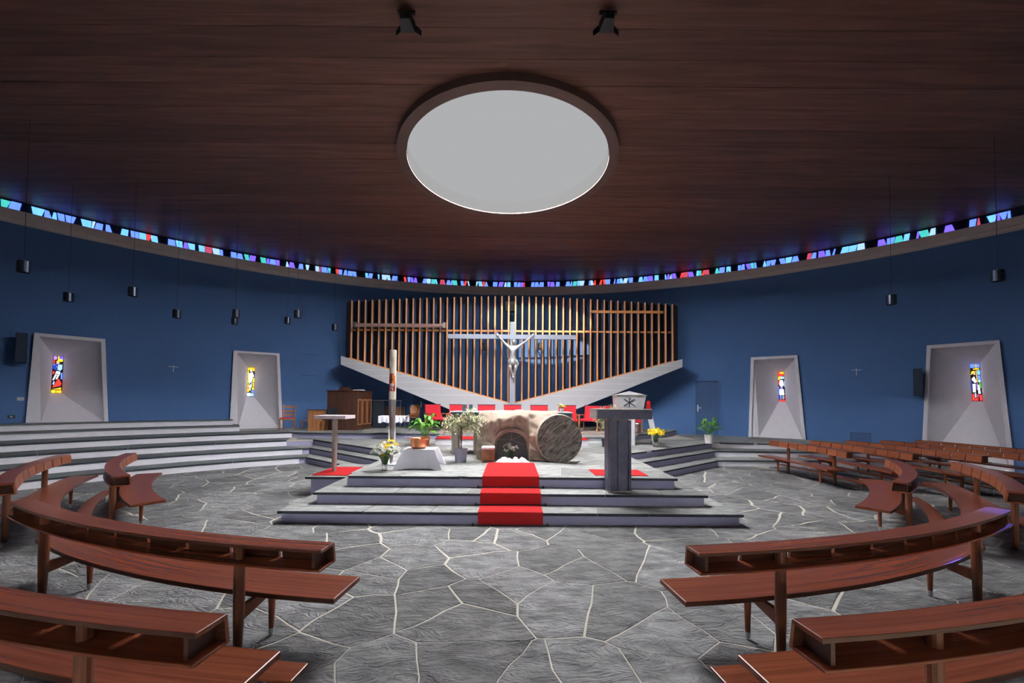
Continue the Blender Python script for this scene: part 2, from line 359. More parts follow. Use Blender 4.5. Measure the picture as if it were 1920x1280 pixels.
def stone_shape(p, joint, wobble=0.055, edge=None):
    """subdivide, wobble (same for neighbours), inset for the joint"""
    q = []
    for i in range(len(p)):
        a, b = p[i], p[(i + 1) % len(p)]; L = math.hypot(b[0] - a[0], b[1] - a[1]); n = max(1, int(L / 0.16))
        for k in range(n): t = k / n; q.append((a[0] + (b[0] - a[0]) * t, a[1] + (b[1] - a[1]) * t))
    if wobble: q = [wob(x, y, wobble) for x, y in q]
    A = area(q)
    if A < 0: q = q[::-1]
    n = len(q); out = []
    for i in range(n):
        a, b, c = q[i - 1], q[i], q[(i + 1) % n]
        d1 = Vector((b[0] - a[0], b[1] - a[1])); d2 = Vector((c[0] - b[0], c[1] - b[1]))
        if d1.length < 1e-5 or d2.length < 1e-5: continue
        d1.normalize(); d2.normalize(); nn = Vector((-(d1.y + d2.y), d1.x + d2.x))
        if nn.length < 0.2: continue
        nn.normalize(); k = min(2.0, 1 / max(0.3, nn.dot(Vector((-d1.y, d1.x))))) * max(.7, 1 + 1.0 * noise.noise(Vector((b[0] * 1.1, b[1] * 1.1, 5.5))) * (1 if wobble else 0))
        out.append((b[0] + nn.x * joint * k, b[1] + nn.y * joint * k))
    return out
def stone_mesh(mb, q, z0, z1, ch=0.007, side=None):
    n = len(q); cx = sum(p[0] for p in q) / n; cy = sum(p[1] for p in q) / n
    def ins(d):
        o = []
        for x, y in q:
            L = math.hypot(x - cx, y - cy); k = max(0.2, 1 - d / max(L, .01)); o.append((cx + (x - cx) * k, cy + (y - cy) * k))
        return o
    t = ins(ch); vs = [(x, y, z0) for x, y in q] + [(x, y, z1 - ch * .6) for x, y in q] + [(x, y, z1) for x, y in t]
    fs = [(i, (i + 1) % n, n + (i + 1) % n, n + i) for i in range(n)] + [(n + i, n + (i + 1) % n, 2 * n + (i + 1) % n, 2 * n + i) for i in range(n)] + [list(range(2 * n, 3 * n))]
    mb.add(vs, fs)
    if side is not None:
        b0 = len(mb.f) - len(fs)
        for k in range(b0, b0 + n): mb.mi[k] = side
def pave(polys, parent, z0, z1, mat, limit=300, name='flagstone', tones=(0, 1), key=None, ch=0.007, far=None, side=None):
    polys = [p for p in polys if len(p) >= 3 and abs(area(p)) > 0.02]
    polys.sort(key=key or (lambda p: sum(v[1] for v in p) / len(p)))
    rest = MB(); rt = []
    for i, q in enumerate(polys):
        cy = sum(v[1] for v in q) / len(q); t = R.uniform(*tones); dz = R.uniform(-0.0015, 0.0015)
        if i < limit and not (far and cy > far):
            mb = MB(); stone_mesh(mb, q, z0, z1 + dz, ch, side); mb.build(name, mat, parent, recalc=False, tone=t)
        else:
            k = len(rest.f); stone_mesh(rest, q, z0, z1 + dz, ch, side); rt += [t] * (len(rest.f) - k)
    if rest.v:
        o = rest.build(name + '_field', mat, parent, recalc=False, tone=rt); o['kind'] = 'stuff'
def cellclip(cs, convex):
    out = []
    for c in cs:
        p = c; n = len(convex)
        for i in range(n):
            a, b = convex[i], convex[(i + 1) % n]
            nx, ny = b[1] - a[1], -(b[0] - a[0])
            p = clip(p, nx, ny, nx * a[0] + ny * a[1])
            if len(p) < 3: break
        if len(p) >= 3: out.append(p)
    return out

# ================================================================== THE ROOM
H = 0.19            # riser
CEIL = 7.65
def arcpts(cx, cy, r, a0, a1, n):
    return [(cx + r * cos(rad(a0 + (a1 - a0) * i / n)), cy + r * sin(rad(a0 + (a1 - a0) * i / n))) for i in range(n + 1)]

# ---- floor: mortar bed with slate flagstones
fl = MB(); fl.prism([(18.2 * sin(rad(a)), WC + 18.2 * cos(rad(a))) for a in range(-180, 180, 6)], -0.25, -0.006)
floor = fl.build('floor', 'mortar'); tag(floor, 'grey crazy-paved slate floor with pale mortar joints', 'floor', kind='structure')
polys = []
for c in cells(-14, 15, 0.9, 13.2, 0.64, 0.43, 11, 0.26, 1.2):
    cx = sum(p[0] for p in c) / len(c); cy = sum(p[1] for p in c) / len(c)
    if abs(cx) > 1.42 * cy + 0.9: continue
    if abs(cx) < 3.15 and cy > 6.6: continue
    if cx < -3 and math.hypot(cx + 1, cy - 3) > 10.75: continue
    if cx > 6 and cy > 12.2: continue
    k = (12.0 - 9.8) / (6.2 - 3.5)
    if 3.2 < abs(cx) < 6.4 and cy > 10.1 + k * (abs(cx) - 3.5): continue
    if math.hypot(cx, cy - WC) > 17.7: continue
    polys.append(stone_shape(c, 0.0065 if cy < 3.0 else min(0.0155, 0.0065 + (cy - 3.0) * 0.003)))
pave(polys, floor, -0.03, 0.0, 'slate', 300, ch=0.006)

# ---- walls
NI = {}   # niches: outer, inner, sill, glass px
NI[1] = dict(out=[(64, 624), (197, 636), (203, 785), (48, 785)], inn=[(74, 631), (189, 641), (195, 785), (56, 785)], sill=[(76.6, 785), (147.6, 785)], gl=[(99.8, 667.5), (120, 666.5), (115.7, 737), (94.9, 737)], z=1.14)
NI[2] = dict(out=[(438, 657), (524, 663), (530, 805), (430, 806)], inn=[(444.8, 662), (519, 667), (523.8, 805), (435.5, 806)], sill=[(445.6, 805), (508, 804)], gl=[(464.6, 688.5), (477.9, 689), (476, 743.5), (462.5, 743.5)], z=0.76)
NI[3] = dict(out=[(1408, 670), (1495, 666), (1511, 829), (1403.5, 822)], inn=[(1414, 675), (1490, 671), (1505, 828), (1409, 823)], sill=[(1423, 823), (1496.7, 826)], gl=[(1457.8, 697), (1470, 696.7), (1473, 752.5), (1460.5, 752.5)], z=0.57)
NI[4] = dict(out=[(1738, 648), (1874, 638), (1903, 880), (1727.5, 877)], inn=[(1745.7, 654), (1865.6, 644.7), (1893, 880), (1735, 877)], sill=[(1736.5, 877), (1891, 880)], gl=[(1818, 682), (1837, 681), (1843, 752), (1823, 752)], z=0.0)
for k, n in NI.items():
    n['o'] = [WL(*p) for p in n['out']]; n['i'] = [WL(*p) for p in n['inn']]
    zt = (n['o'][0][1] + n['o'][1][1]) / 2; zi = (n['i'][0][1] + n['i'][1][1]) / 2
    n['o'] = [(n['o'][0][0], zt), (n['o'][1][0], zt), (n['o'][2][0], n['z']), (n['o'][3][0], n['z'])]
    n['i'] = [(n['i'][0][0], zi), (n['i'][1][0], zi), (n['i'][2][0], n['z']), (n['i'][3][0], n['z'])]
    n['s'] = [WL(*p)[0] for p in n['sill']]
    n['g'] = [WL(*p, Rr=18.95) for p in n['gl']]
    gz = (n['g'][0][1] + n['g'][1][1]) / 2; gb = (n['g'][2][1] + n['g'][3][1]) / 2
    n['g'] = [(n['g'][0][0], gz), (n['g'][1][0], gz), (n['g'][2][0], gb), (n['g'][3][0], gb)]
def zlow(th):
    for n in NI.values():
        o = n['o']; e = rad(0.14)
        tl, tr, br, bl = o[0][0] + e, o[1][0] - e, o[2][0] - e, o[3][0] + e; zt, zb = o[0][1] - 0.06, n['z']
        if bl < th < br:
            if th < tl: return zb + (zt - zb) * (th - bl) / (tl - bl)
            if th > tr: return zb + (zt - zb) * (br - th) / (br - tr)
            return zt
    return -0.2
def in_niche(th):
    return any(n['o'][3][0] < th < n['o'][2][0] for n in NI.values())
def make_wall(name, a0, a1, label):
    ths = set(rad(a0 + (a1 - a0) * i / 60) for i in range(61))
    for n in NI.values():
        e = rad(0.14)
        for k in (0, 3): ths.add(n['o'][k][0] + e)
        for k in (1, 2): ths.add(n['o'][k][0] - e)
    ths = sorted(t for t in ths if rad(a0) - 1e-6 <= t <= rad(a1) + 1e-6)
    mb = MB(); ztop = CEIL + 0.3
    for i in range(len(ths) - 1):
        t0, t1 = ths[i], ths[i + 1]
        if t1 - t0 < 1e-6: continue
        za, zb = zlow(t0 + 1e-7), zlow(t1 - 1e-7)
        mb.hexa([WPt(t0, za), WPt(t1, zb), WPt(t1, 7.28), WPt(t0, 7.28)], [WPt(t0, za, -.25), WPt(t1, zb, -.25), WPt(t1, 7.28, -.25), WPt(t0, 7.28, -.25)])
        for n in NI.values():       # wall below a raised niche
            if n['z'] > 0.1 and n['o'][3][0] <= (t0 + t1) / 2 <= n['o'][2][0]:
                mb.hexa([WPt(t0, -.2), WPt(t1, -.2), WPt(t1, n['z']), WPt(t0, n['z'])], [WPt(t0, -.2, -.25), WPt(t1, -.2, -.25), WPt(t1, n['z'], -.25), WPt(t0, n['z'], -.25)])
    o = mb.build(name, 'blue'); tag(o, label, 'wall', kind='structure'); return o
wl = make_wall('wall_left', -130, -25, 'curved dark blue plaster wall on the left side')
wb = make_wall('wall_back', -25, 25, 'curved dark blue wall behind the altar and the slatted screen')
wr = make_wall('wall_right', 25, 130, 'curved dark blue plaster wall on the right side')

wf = make_wall('wall_front', 130, 163, 'curved dark blue wall behind the camera, right of the added fill glazing')
wf2 = make_wall('wall_entrance', 197, 230, 'curved dark blue wall behind the camera, left of the added fill glazing')
GZ0, GZ1 = 6.2, 6.6
w6 = empty('window_6', WPt(pi, 0, 0)); tag(w6, 'added high strip of glazing behind the camera for frontal fill light', 'window', kind='structure')  # added, unseen: high glazed strip that lets in frontal fill light
for i in range(8):
    t = rad(162.5 + 5 * i)
    mb = MB(); p = WPt(t, 0, -.1); mb.box(p.x - .05, p.x + .05, p.y - .08, p.y + .08, 0, 7.28); mb.build('mullion', 'white', w6)
for z0, z1 in ((0, GZ0), (GZ1, 7.3)):
    mb = MB()
    for i in range(7): t0, t1 = rad(162.5 + 5 * i), rad(167.5 + 5 * i); mb.hexa([WPt(t0, z0, 0), WPt(t0, z0, -.2), WPt(t0, z1, -.2), WPt(t0, z1, 0)], [WPt(t1, z0, 0), WPt(t1, z0, -.2), WPt(t1, z1, -.2), WPt(t1, z1, 0)])
    mb.build('transom', 'white', w6)
mb = MB()
for i in range(7): t0, t1 = rad(162.5 + 5 * i), rad(167.5 + 5 * i); mb.hexa([WPt(t0, GZ0, -.1), WPt(t0, GZ0, -.11), WPt(t0, GZ1, -.11), WPt(t0, GZ1, -.1)], [WPt(t1, GZ0, -.1), WPt(t1, GZ0, -.11), WPt(t1, GZ1, -.11), WPt(t1, GZ1, -.1)])
mb.build('pane', 'fillpane', w6)

# ---- cornice below the coloured glass band
mb = MB()
for (d0, d1, z0, z1) in [(-.02, .16, 6.93, 7.04), (-.02, .25, 7.04, 7.27)]:
    for i in range(180):
        t0, t1 = rad(2 * i), rad(2 + 2 * i)
        mb.hexa([WPt(t0, z0, d0), WPt(t0, z0, d1), WPt(t0, z1, d1), WPt(t0, z1, d0)], [WPt(t1, z0, d0), WPt(t1, z0, d1), WPt(t1, z1, d1), WPt(t1, z1, d0)])
o = mb.build('trim_1', 'cornice'); tag(o, 'pale concrete cornice running round the wall under the coloured glass', 'cornice', kind='structure')

# ---- ceiling: veneer planks along X, cut round the skylight
SKX, SKY, SKR = -0.126, 9.42, 2.36
cb = empty('ceiling', (0, 0, CEIL)); tag(cb, 'dark brown veneered flat ceiling with a round skylight', 'ceiling', kind='structure')
def hx(y, r=SKR + 0.20):
    d = r * r - (y - SKY) ** 2
    return math.sqrt(d) if d > 0 else 0.0
y = -17.5; pw = 0.56
while y < 19.3:
    y0, y1 = y + 0.004, y + pw - 0.004
    ym = min(abs(y0 - WC), abs(y1 - WC)); Xo = math.sqrt(max(0.5, 18.45 ** 2 - min((y0 - WC) ** 2, (y1 - WC) ** 2)))
    hit = not (y1 < SKY - SKR - 0.20 or y0 > SKY + SKR + 0.20)
    zz = CEIL + R.uniform(0, 0.003)
    for sx in ((-1, 1) if hit else (0,)):
        if sx == 0:
            poly = [(-Xo, y0), (Xo, y0), (Xo, y1), (-Xo, y1)]
        else:
            ys = [y0 + (y1 - y0) * k / 10 for k in range(11)]
            inner = [(SKX + sx * hx(v), v) for v in ys]
            poly = [(sx * Xo, y0)] + inner + [(sx * Xo, y1)]
            if sx < 0: poly = poly[::-1]
        mb = MB(); mb.prism(poly, zz, zz + 0.04); mb.build('plank', 'ceil', cb)
    y += pw
mb = MB()
NR = 96
for i in range(NR):
    a0, a1 = 2 * pi * i / NR, 2 * pi * (i + 1) / NR
    for r0, r1, z0, z1 in [(SKR, SKR + 0.22, 7.50, CEIL + 0.2)]:
        q = lambda a, r, z: (SKX + r * cos(a), SKY + r * sin(a), z)
        mb.hexa([q(a0, r0, z0), q(a0, r1, z0), q(a0, r1, z1), q(a0, r0, z1)], [q(a1, r0, z0), q(a1, r1, z0), q(a1, r1, z1), q(a1, r0, z1)])
kerb = mb.build('skylight_rim', 'rim', cb)
mb = MB()
for i in range(NR):
    a0, a1 = 2 * pi * i / NR, 2 * pi * (i + 1) / NR
    r0, r1, z0, z1 = SKR - .012, SKR + .002, 7.532, CEIL + .21
    mb.hexa([q(a0, r0, z0), q(a0, r1, z0), q(a0, r1, z1), q(a0, r0, z1)], [q(a1, r0, z0), q(a1, r1, z0), q(a1, r1, z1), q(a1, r0, z1)])
mb.build('added_lining', 'shaft', cb)  # added black lining; keeps bright shaft walls from showing through the pane
mb = MB(); ring = [(SKX + (SKR - .01) * cos(2 * pi * i / 72), SKY + (SKR - .01) * sin(2 * pi * i / 72)) for i in range(72)]
mb.prism(ring, 7.525, 7.53); mb.build('skylight_pane', 'pane', cb, label='pale grey round skylight pane')
# roof slab over the planks keeps daylight out except through the skylight
mb = MB()
for i in range(60):
    a0, a1 = 2 * pi * i / 60, 2 * pi * (i + 1) / 60
    def outr(a):
        p = (SKX + (SKR + .21) * cos(a), SKY + (SKR + .21) * sin(a)); d = Vector((cos(a), sin(a)))
        b = p[0] * d.x + (p[1] - WC) * d.y; c = p[0] ** 2 + (p[1] - WC) ** 2 - 18.7 ** 2; t = -b + math.sqrt(b * b - c)
        yy = p[1] + d.y * t
        return (p[0] + d.x * t, p[1] + d.y * t)
    A, B = (SKX + (SKR + .21) * cos(a0), SKY + (SKR + .21) * sin(a0)), (SKX + (SKR + .21) * cos(a1), SKY + (SKR + .21) * sin(a1))
    mb.prism([A, outr(a0), outr(a1), B], CEIL + .06, CEIL + .2)
mb.build('roof_slab', 'darkblue', cb)

# ---- clerestory band of coloured glass between cornice and ceiling
w5 = empty('window_5', (0, WC, 7.28)); tag(w5, 'narrow band of blue, teal and red glass pieces under the ceiling', 'window', kind='structure')
mb = MB()
for i in range(180):
    t0, t1 = rad(2 * i), rad(2 + 2 * i)
    mb.hexa([WPt(t0, 7.26, -.12), WPt(t0, 7.26, -.3), WPt(t0, 7.9, -.3), WPt(t0, 7.9, -.12)], [WPt(t1, 7.26, -.12), WPt(t1, 7.26, -.3), WPt(t1, 7.9, -.3), WPt(t1, 7.9, -.12)])
mb.build('lead_band', 'lead', w5)
mb = MB()
for i in range(180):
    t0, t1 = rad(2 * i), rad(2 + 2 * i)
    mb.hexa([WPt(t0, 7.24, -.0), WPt(t0, 7.24, -.12), WPt(t0, 7.27, -.12), WPt(t0, 7.27, -.0)], [WPt(t1, 7.24, -.0), WPt(t1, 7.24, -.12), WPt(t1, 7.27, -.12), WPt(t1, 7.27, -.0)])
mb.build('window_sill', 'cornice', w5)
rr = random.Random(5); npc = 0; th = rad(-60.0); bay = 0; rest = {}
kinds = ['blue'] * 7 + ['sky'] * 5 + ['teal'] * 3 + ['pale'] * 3 + ['violet'] * 3 + ['red'] * 3 + ['rose']
while th < rad(60.0):
    nb = rr.choice([3, 4, 5, 6])
    for q in range(nb):
        w = rr.choice([0.055, 0.09, 0.13, 0.17, 0.2]) / 18.12; kd = rr.choice(kinds)
        if kd == 'red': w = min(w, 0.09 / 18)
        s0, s1 = rr.uniform(-.045, .045) / 18, rr.uniform(-.045, .045) / 18
        z0, z1 = 7.30, 7.585 + rr.uniform(-.01, .01)
        def pc(mb):
            f_ = [(th + s0, z0), (th + w + s1, z0), (th + w - s1, z1), (th - s0, z1)]
            mb.hexa([WPt(t, z, -.075) for t, z in f_], [WPt(t, z, -.12) for t, z in f_])
        if w + s1 - s0 > 0.02 / 18 and w - s1 + s0 > 0.02 / 18:
            mb = MB(); pc(mb); mb.build('glass_piece', GL[kd], w5); npc += 1
        th += w + rr.choice([0.012, 0.02, 0.03, 0.07]) / 18
    th += rr.choice([0.10, 0.16, 0.24]) / 18
print('clerestory pieces', npc)

# ---- niches with stained glass
ART = {}
box4 = lambda x0, x1, y0, y1: [(x0, y0), (x1, y0), (x1, y1), (x0, y1)]
ART[1] = [('lilac', [(.05, .9), (.32, .89), (.4, .94), (.34, .99), (.06, .99)]), ('yellow', box4(.46, .58, .88, .99)), ('violet', box4(.63, .95, .91, .99)),
          ('red', [(.05, .8), (.22, .82), (.18, .89), (.05, .88)]), ('yellow', [(.3, .84), (.92, .85), (.9, .91), (.62, .92)]), ('skin', [(.32, .78), (.62, .79), (.6, .84), (.35, .83)]),
          ('deep', [(.05, .66), (.38, .6), (.42, .76), (.2, .8), (.05, .74)]), ('white', [(.08, .76), (.4, .68), (.42, .71), (.12, .79)]), ('pale', [(.46, .63), (.72, .6), (.9, .65), (.9, .77), (.5, .77)]),
          ('red', [(.06, .5), (.22, .52), (.2, .59), (.06, .58)]), ('white', [(.3, .53), (.75, .51), (.72, .58), (.38, .59)]), ('white', [(.08, .35), (.2, .35), (.45, .5), (.3, .51)]), ('white', [(.36, .37), (.5, .38), (.7, .5), (.52, .5)]),
          ('blue', box4(.82, .95, .38, .55)), ('pale', [(.1, .24), (.22, .22), (.3, .3), (.22, .33)]), ('red', [(.1, .15), (.85, .2), (.92, .27), (.62, .4), (.35, .27)]), ('orange', [(.08, .1), (.92, .1), (.9, .16), (.5, .13)]), ('yellow', box4(.05, .42, .01, .08)), ('orange', box4(.48, .95, .01, .08))]
ART[2] = [('orange', box4(.04, .3, .9, .99)), ('yellow', box4(.35, .65, .93, .99)), ('orange', box4(.7, .96, .88, .99)), ('white', [(.35, .86), (.6, .86), (.62, .92), (.4, .92)]),
          ('white', [(.12, .74), (.35, .82), (.75, .84), (.72, .6), (.3, .42), (.2, .58)]), ('white', [(.3, .4), (.55, .42), (.5, .2), (.36, .22)]), ('pale', [(.6, .58), (.72, .56), (.66, .3), (.56, .36)]), ('white', [(.78, .8), (.92, .7), (.85, .66), (.76, .72)]),
          ('yellow', box4(.04, .18, .76, .88)), ('orange', box4(.04, .16, .6, .74)), ('yellow', box4(.04, .16, .44, .58)), ('orange', box4(.04, .24, .3, .42)), ('orange', box4(.04, .3, .16, .28)), ('yellow', box4(.8, .96, .5, .64)), ('orange', box4(.78, .96, .34, .48)), ('yellow', box4(.7, .96, .24, .32)),
          ('blue', box4(.6, .96, .14, .22)), ('white', box4(.05, .5, .02, .13)), ('pale', box4(.54, .96, .02, .12))]
ART[3] = [('red', box4(.04, .28, .86, .99)), ('orange', box4(.32, .94, .93, .99)), ('red', box4(.32, .94, .86, .92)), ('yellow', [(.08, .72), (.3, .74), (.34, .84), (.1, .84)]), ('white', box4(.4, .62, .76, .84)), ('pale', box4(.68, .94, .76, .84)), ('red', box4(.04, .16, .58, .7)),
          ('white', [(.18, .56), (.3, .72), (.7, .72), (.84, .56), (.62, .5), (.4, .5)]), ('pale', box4(.88, .97, .5, .7)), ('lilac', box4(.36, .66, .42, .49)), ('white', [(.14, .22), (.46, .22), (.44, .41), (.2, .42)]), ('white', [(.5, .22), (.86, .22), (.8, .41), (.5, .41)]),
          ('blue', box4(.04, .14, .24, .5)), ('pale', box4(.28, .4, .08, .2)), ('pale', box4(.6, .72, .08, .2)), ('deep', box4(.05, .22, .08, .2)), ('rose', box4(.78, .95, .1, .18)), ('red', box4(.05, .95, .01, .06))]
ART[4] = [('blue', box4(.04, .52, .89, .99)), ('orange', box4(.56, .64, .84, .99)), ('blue', box4(.68, .95, .89, .99)), ('orange', box4(.3, .9, .84, .87)), ('sky', box4(.68, .95, .7, .82)), ('blue', box4(.66, .95, .58, .68)), ('yellow', [(.05, .7), (.15, .8), (.5, .8), (.3, .75)]), ('skin', box4(.3, .48, .7, .77)),
          ('white', [(.1, .6), (.35, .66), (.55, .52), (.4, .48), (.14, .56)]), ('orange', box4(.56, .63, .5, .82)), ('lilac', box4(.54, .64, .3, .48)), ('white', [(.14, .24), (.4, .24), (.44, .46), (.16, .46)]), ('white', [(.64, .2), (.86, .2), (.78, .42), (.66, .44)]), ('green', box4(.76, .96, .34, .48)), ('pale', box4(.7, .94, .5, .57)),
          ('deep', box4(.04, .12, .3, .55)), ('red', box4(.05, .25, .02, .2)), ('red', box4(.3, .6, .02, .08)), ('pale', box4(.3, .42, .1, .22)), ('rose', box4(.46, .68, .1, .18)), ('red', box4(.74, .95, .02, .17))]
NLAB = {1: 'white splayed niche at far left with a tall stained glass of a leaning figure in blue and red', 2: 'white splayed niche left of the ladder-back chair with amber stained glass of a white figure',
        3: 'white splayed niche right of the blue door with red-topped stained glass of a white figure', 4: 'white splayed niche at far right with blue-topped stained glass behind the pews'}
for k, n in NI.items():
    w = empty('window_%d' % k, WPt(n['o'][3][0], n['z'], .1)); tag(w, NLAB[k], 'window', kind='structure')
    dO = 0.11
    O = [WPt(t, z, dO) for t, z in n['o']]; I = [WPt(t, z, dO) for t, z in n['i']]
    Ob = [WPt(t, z, -.06) for t, z in n['o']]; Ib = [WPt(t, z, .02) for t, z in n['i']]
    mb = MB()
    for a, b in ((3, 0), (0, 1), (1, 2)):
        mb.hexa([O[a], O[b], I[b], I[a]], [Ob[a], Ob[b], Ib[b], Ib[a]])
    mb.build('window_frame', 'white', w)
    Gp = [Vector((18.95 * sin(t), WC + 18.95 * cos(t), z)) for t, z in n['g']]
    S = [WPt(t, n['z'], .02) for t in n['s']]
    back = lambda p: p + Vector((p.x, p.y - WC, 0)).normalized() * 0.06
    def face(nm, pts):
        m_ = MB(); m_.hexa(pts, [back(p) for p in pts]); m_.build(nm, 'white', w)
    face('left_reveal', [Ib[0], Gp[0], Gp[3], S[0], Ib[3]]); face('right_reveal', [Ib[1], Ib[2], S[1], Gp[2], Gp[1]])
    face('ceiling_reveal', [Ib[0], Ib[1], Gp[1], Gp[0]]); face('sill_reveal', [S[0], Gp[3], Gp[2], S[1]])
    # leaded glass
    def gp(u, v, d):
        a = Gp[3].lerp(Gp[2], u); b = Gp[0].lerp(Gp[1], u); p = a.lerp(b, v); return p - Vector((p.x, p.y - WC, 0)).normalized() * d
    mb = MB(); mb.hexa([gp(-.02, -.01, .0), gp(1.02, -.01, .0), gp(1.02, 1.01, .0), gp(-.02, 1.01, .0)], [gp(-.02, -.01, -.06), gp(1.02, -.01, -.06), gp(1.02, 1.01, -.06), gp(-.02, 1.01, -.06)])
    mb.build('lead_frame', 'lead', w)
    for kd, poly in ART[k]:
        mb = MB(); mb.hexa([gp(u, v, .012) for u, v in poly], [gp(u, v, -.01) for u, v in poly]); mb.build('glass_piece', GL[kd], w)

# ---- raised platforms -----------------------------------------------------------------
AC = (-1.0, 3.0)      # centre of the left amphitheatre steps
def larc(r, a1, n=26, a0=183): return arcpts(AC[0], AC[1], r, a0, a1, n)
def wallarc(t0, t1, n=40, d=0.0): return [((WR - d) * sin(t0 + (t1 - t0) * i / n), WC + (WR - d) * cos(t0 + (t1 - t0) * i / n)) for i in range(n + 1)]
left = {1: larc(10.3, 120.8) + [(-6.08, 11.95), (-3.5, 9.80)],
        2: larc(11.0, 120.2) + [(-6.36, 12.70), (-3.2, 10.02)],
        3: larc(11.9, 122.2) + [(-6.62, 13.45), (-2.87, 10.27)],
        4: larc(12.9, 121.3) + [(-6.2, 13.86), (-2.42, 13.80)]}
right = {1: [(3.5, 9.72), (6.20, 11.98), (9.5, 12.05), (13.45, 12.35)],
         2: [(3.2, 10.02), (6.48, 12.72), (9.5, 12.62), (13.15, 12.85)],
         3: [(2.87, 10.05), (6.76, 13.45), (9.5, 13.25), (12.75, 13.35)],
         4: [(4.1, 13.80), (4.6, 14.35), (5.9, 15.3), (6.95, 16.9)]}
left[3][-1] = (-2.87, 10.27); right[3][0] = (2.87, 10.22)
plat = empty('chancel_platform', (0, 13, 0)); tag(plat, 'slate-topped stepped platform with pale painted risers around the altar, up to the back wall', 'platform', kind='structure')
def wth(p): return math.atan2(p[0], p[1] - WC)
def offs(line, d):          # offset a polyline towards the room (to its right when walking left to right)
    out = []
    for i, p in enumerate(line):
        a = Vector(line[max(i - 1, 0)]); b = Vector(line[min(i + 1, len(line) - 1)]); t = (b - a).normalized()
        out.append((p[0] + t.y * d, p[1] - t.x * d))
    return out
def level(k, line, z, parent, riser='lilac', right_wall=True, name='riser'):
    t0 = wth(line[0]); t1 = wth(line[-1])
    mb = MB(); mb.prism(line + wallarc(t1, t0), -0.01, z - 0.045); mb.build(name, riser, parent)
    mb = MB(); mb.prism(line + wallarc(t1, t0), z - 0.045, z - 0.008); mb.build('mortar_bed', 'mortar', parent)
for k in (1, 2, 3):
    level(k, left[k] + right[k], k * H, plat)
level(4, left[4] + right[4], 4 * H, plat)
# thin white paint on the long left risers (brighter than the lilac risers by the dais)
def riserskin(line, z0, z1, mat, parent, name='painted_riser'):
    mb = MB(); o1 = offs(line, 0.012)
    for i in range(len(line) - 1):
        mb.hexa([(*line[i], z0), (*line[i + 1], z0), (*line[i + 1], z1), (*line[i], z1)], [(*o1[i], z0), (*o1[i + 1], z0), (*o1[i + 1], z1), (*o1[i], z1)])
    mb.build(name, mat, parent)
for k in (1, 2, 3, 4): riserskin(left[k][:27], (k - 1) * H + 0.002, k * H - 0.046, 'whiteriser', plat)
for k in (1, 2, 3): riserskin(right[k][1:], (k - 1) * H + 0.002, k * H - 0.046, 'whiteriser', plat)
# treads
def resample(line, step):
    out = [line[0]]; 
    for i in range(len(line) - 1):
        a, b = Vector(line[i]), Vector(line[i + 1]); n = max(1, int((b - a).length / step))
        for j in range(1, n + 1): q = a.lerp(b, j / n); out.append((q.x, q.y))
    return out
def strip(la, lb, z, parent, mat='slab', piece=1.1, far=None, over=0.04, gap=0.005, name='tread_slab'):
    """slabs filling the strip between front line la (with a nosing) and back line lb, thickness 45 mm"""
    n = max(1, int(sum(math.dist(la[i], la[i + 1]) for i in range(len(la) - 1)) / piece))
    def at(line, t):
        L = [0]
        for i in range(len(line) - 1): L.append(L[-1] + math.dist(line[i], line[i + 1]))
        s = t * L[-1]
        for i in range(len(line) - 1):
            if s <= L[i + 1] + 1e-9:
                q = (s - L[i]) / max(1e-9, L[i + 1] - L[i]); return (line[i][0] + (line[i + 1][0] - line[i][0]) * q, line[i][1] + (line[i + 1][1] - line[i][1]) * q)
        return line[-1]
    lo = offs(la, over)
    ts = [0] + sorted(min(0.985, max(0.015, (i + R.uniform(-.22, .22)) / n)) for i in range(1, n)) + [1]
    for i in range(len(ts) - 1):
        e = gap / max(.1, sum(math.dist(la[j], la[j + 1]) for j in range(len(la) - 1)))
        t0, t1 = ts[i] + e, ts[i + 1] - e
        sub = [t0 + (t1 - t0) * j / 4 for j in range(5)]
        poly = [at(lo, t) for t in sub] + [at(lb, t) for t in reversed(sub)]
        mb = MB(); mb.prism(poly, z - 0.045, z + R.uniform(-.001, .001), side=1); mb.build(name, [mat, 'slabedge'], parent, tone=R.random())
for k in (1, 2, 3):
    n_ = 27
    strip(left[k][:n_], offs(left[k + 1][:n_], -0.06), k * H, plat, 'tread', 1.6, over=0.02)
strip(left[4][:27], larc(14.3, 123), 4 * H, plat, 'tread', 1.8, over=0.02)
strip(left[4][26:], [(-9.5, 16.05), (-7.0, 17.3), (-4.5, 18.1), (-2.42, 18.45)], 4 * H, plat, 'slab', 1.2, over=0.03)
for k in (1, 2):
    strip(left[k][26:28], offs(left[k + 1][26:28], -.05), k * H, plat, 'slab', 0.6, over=0.03)
    strip(left[k][27:], offs(left[k + 1][27:], -.06), k * H, plat, 'slab', 1.2, over=0.04)
    strip(right[k][:2], offs(right[k + 1][:2], -.06), k * H, plat, 'slab', 1.2, over=0.04)
    strip(right[k][1:], offs(right[k + 1][1:], -.06), k * H, plat, 'slab', 1.3, over=0.03)
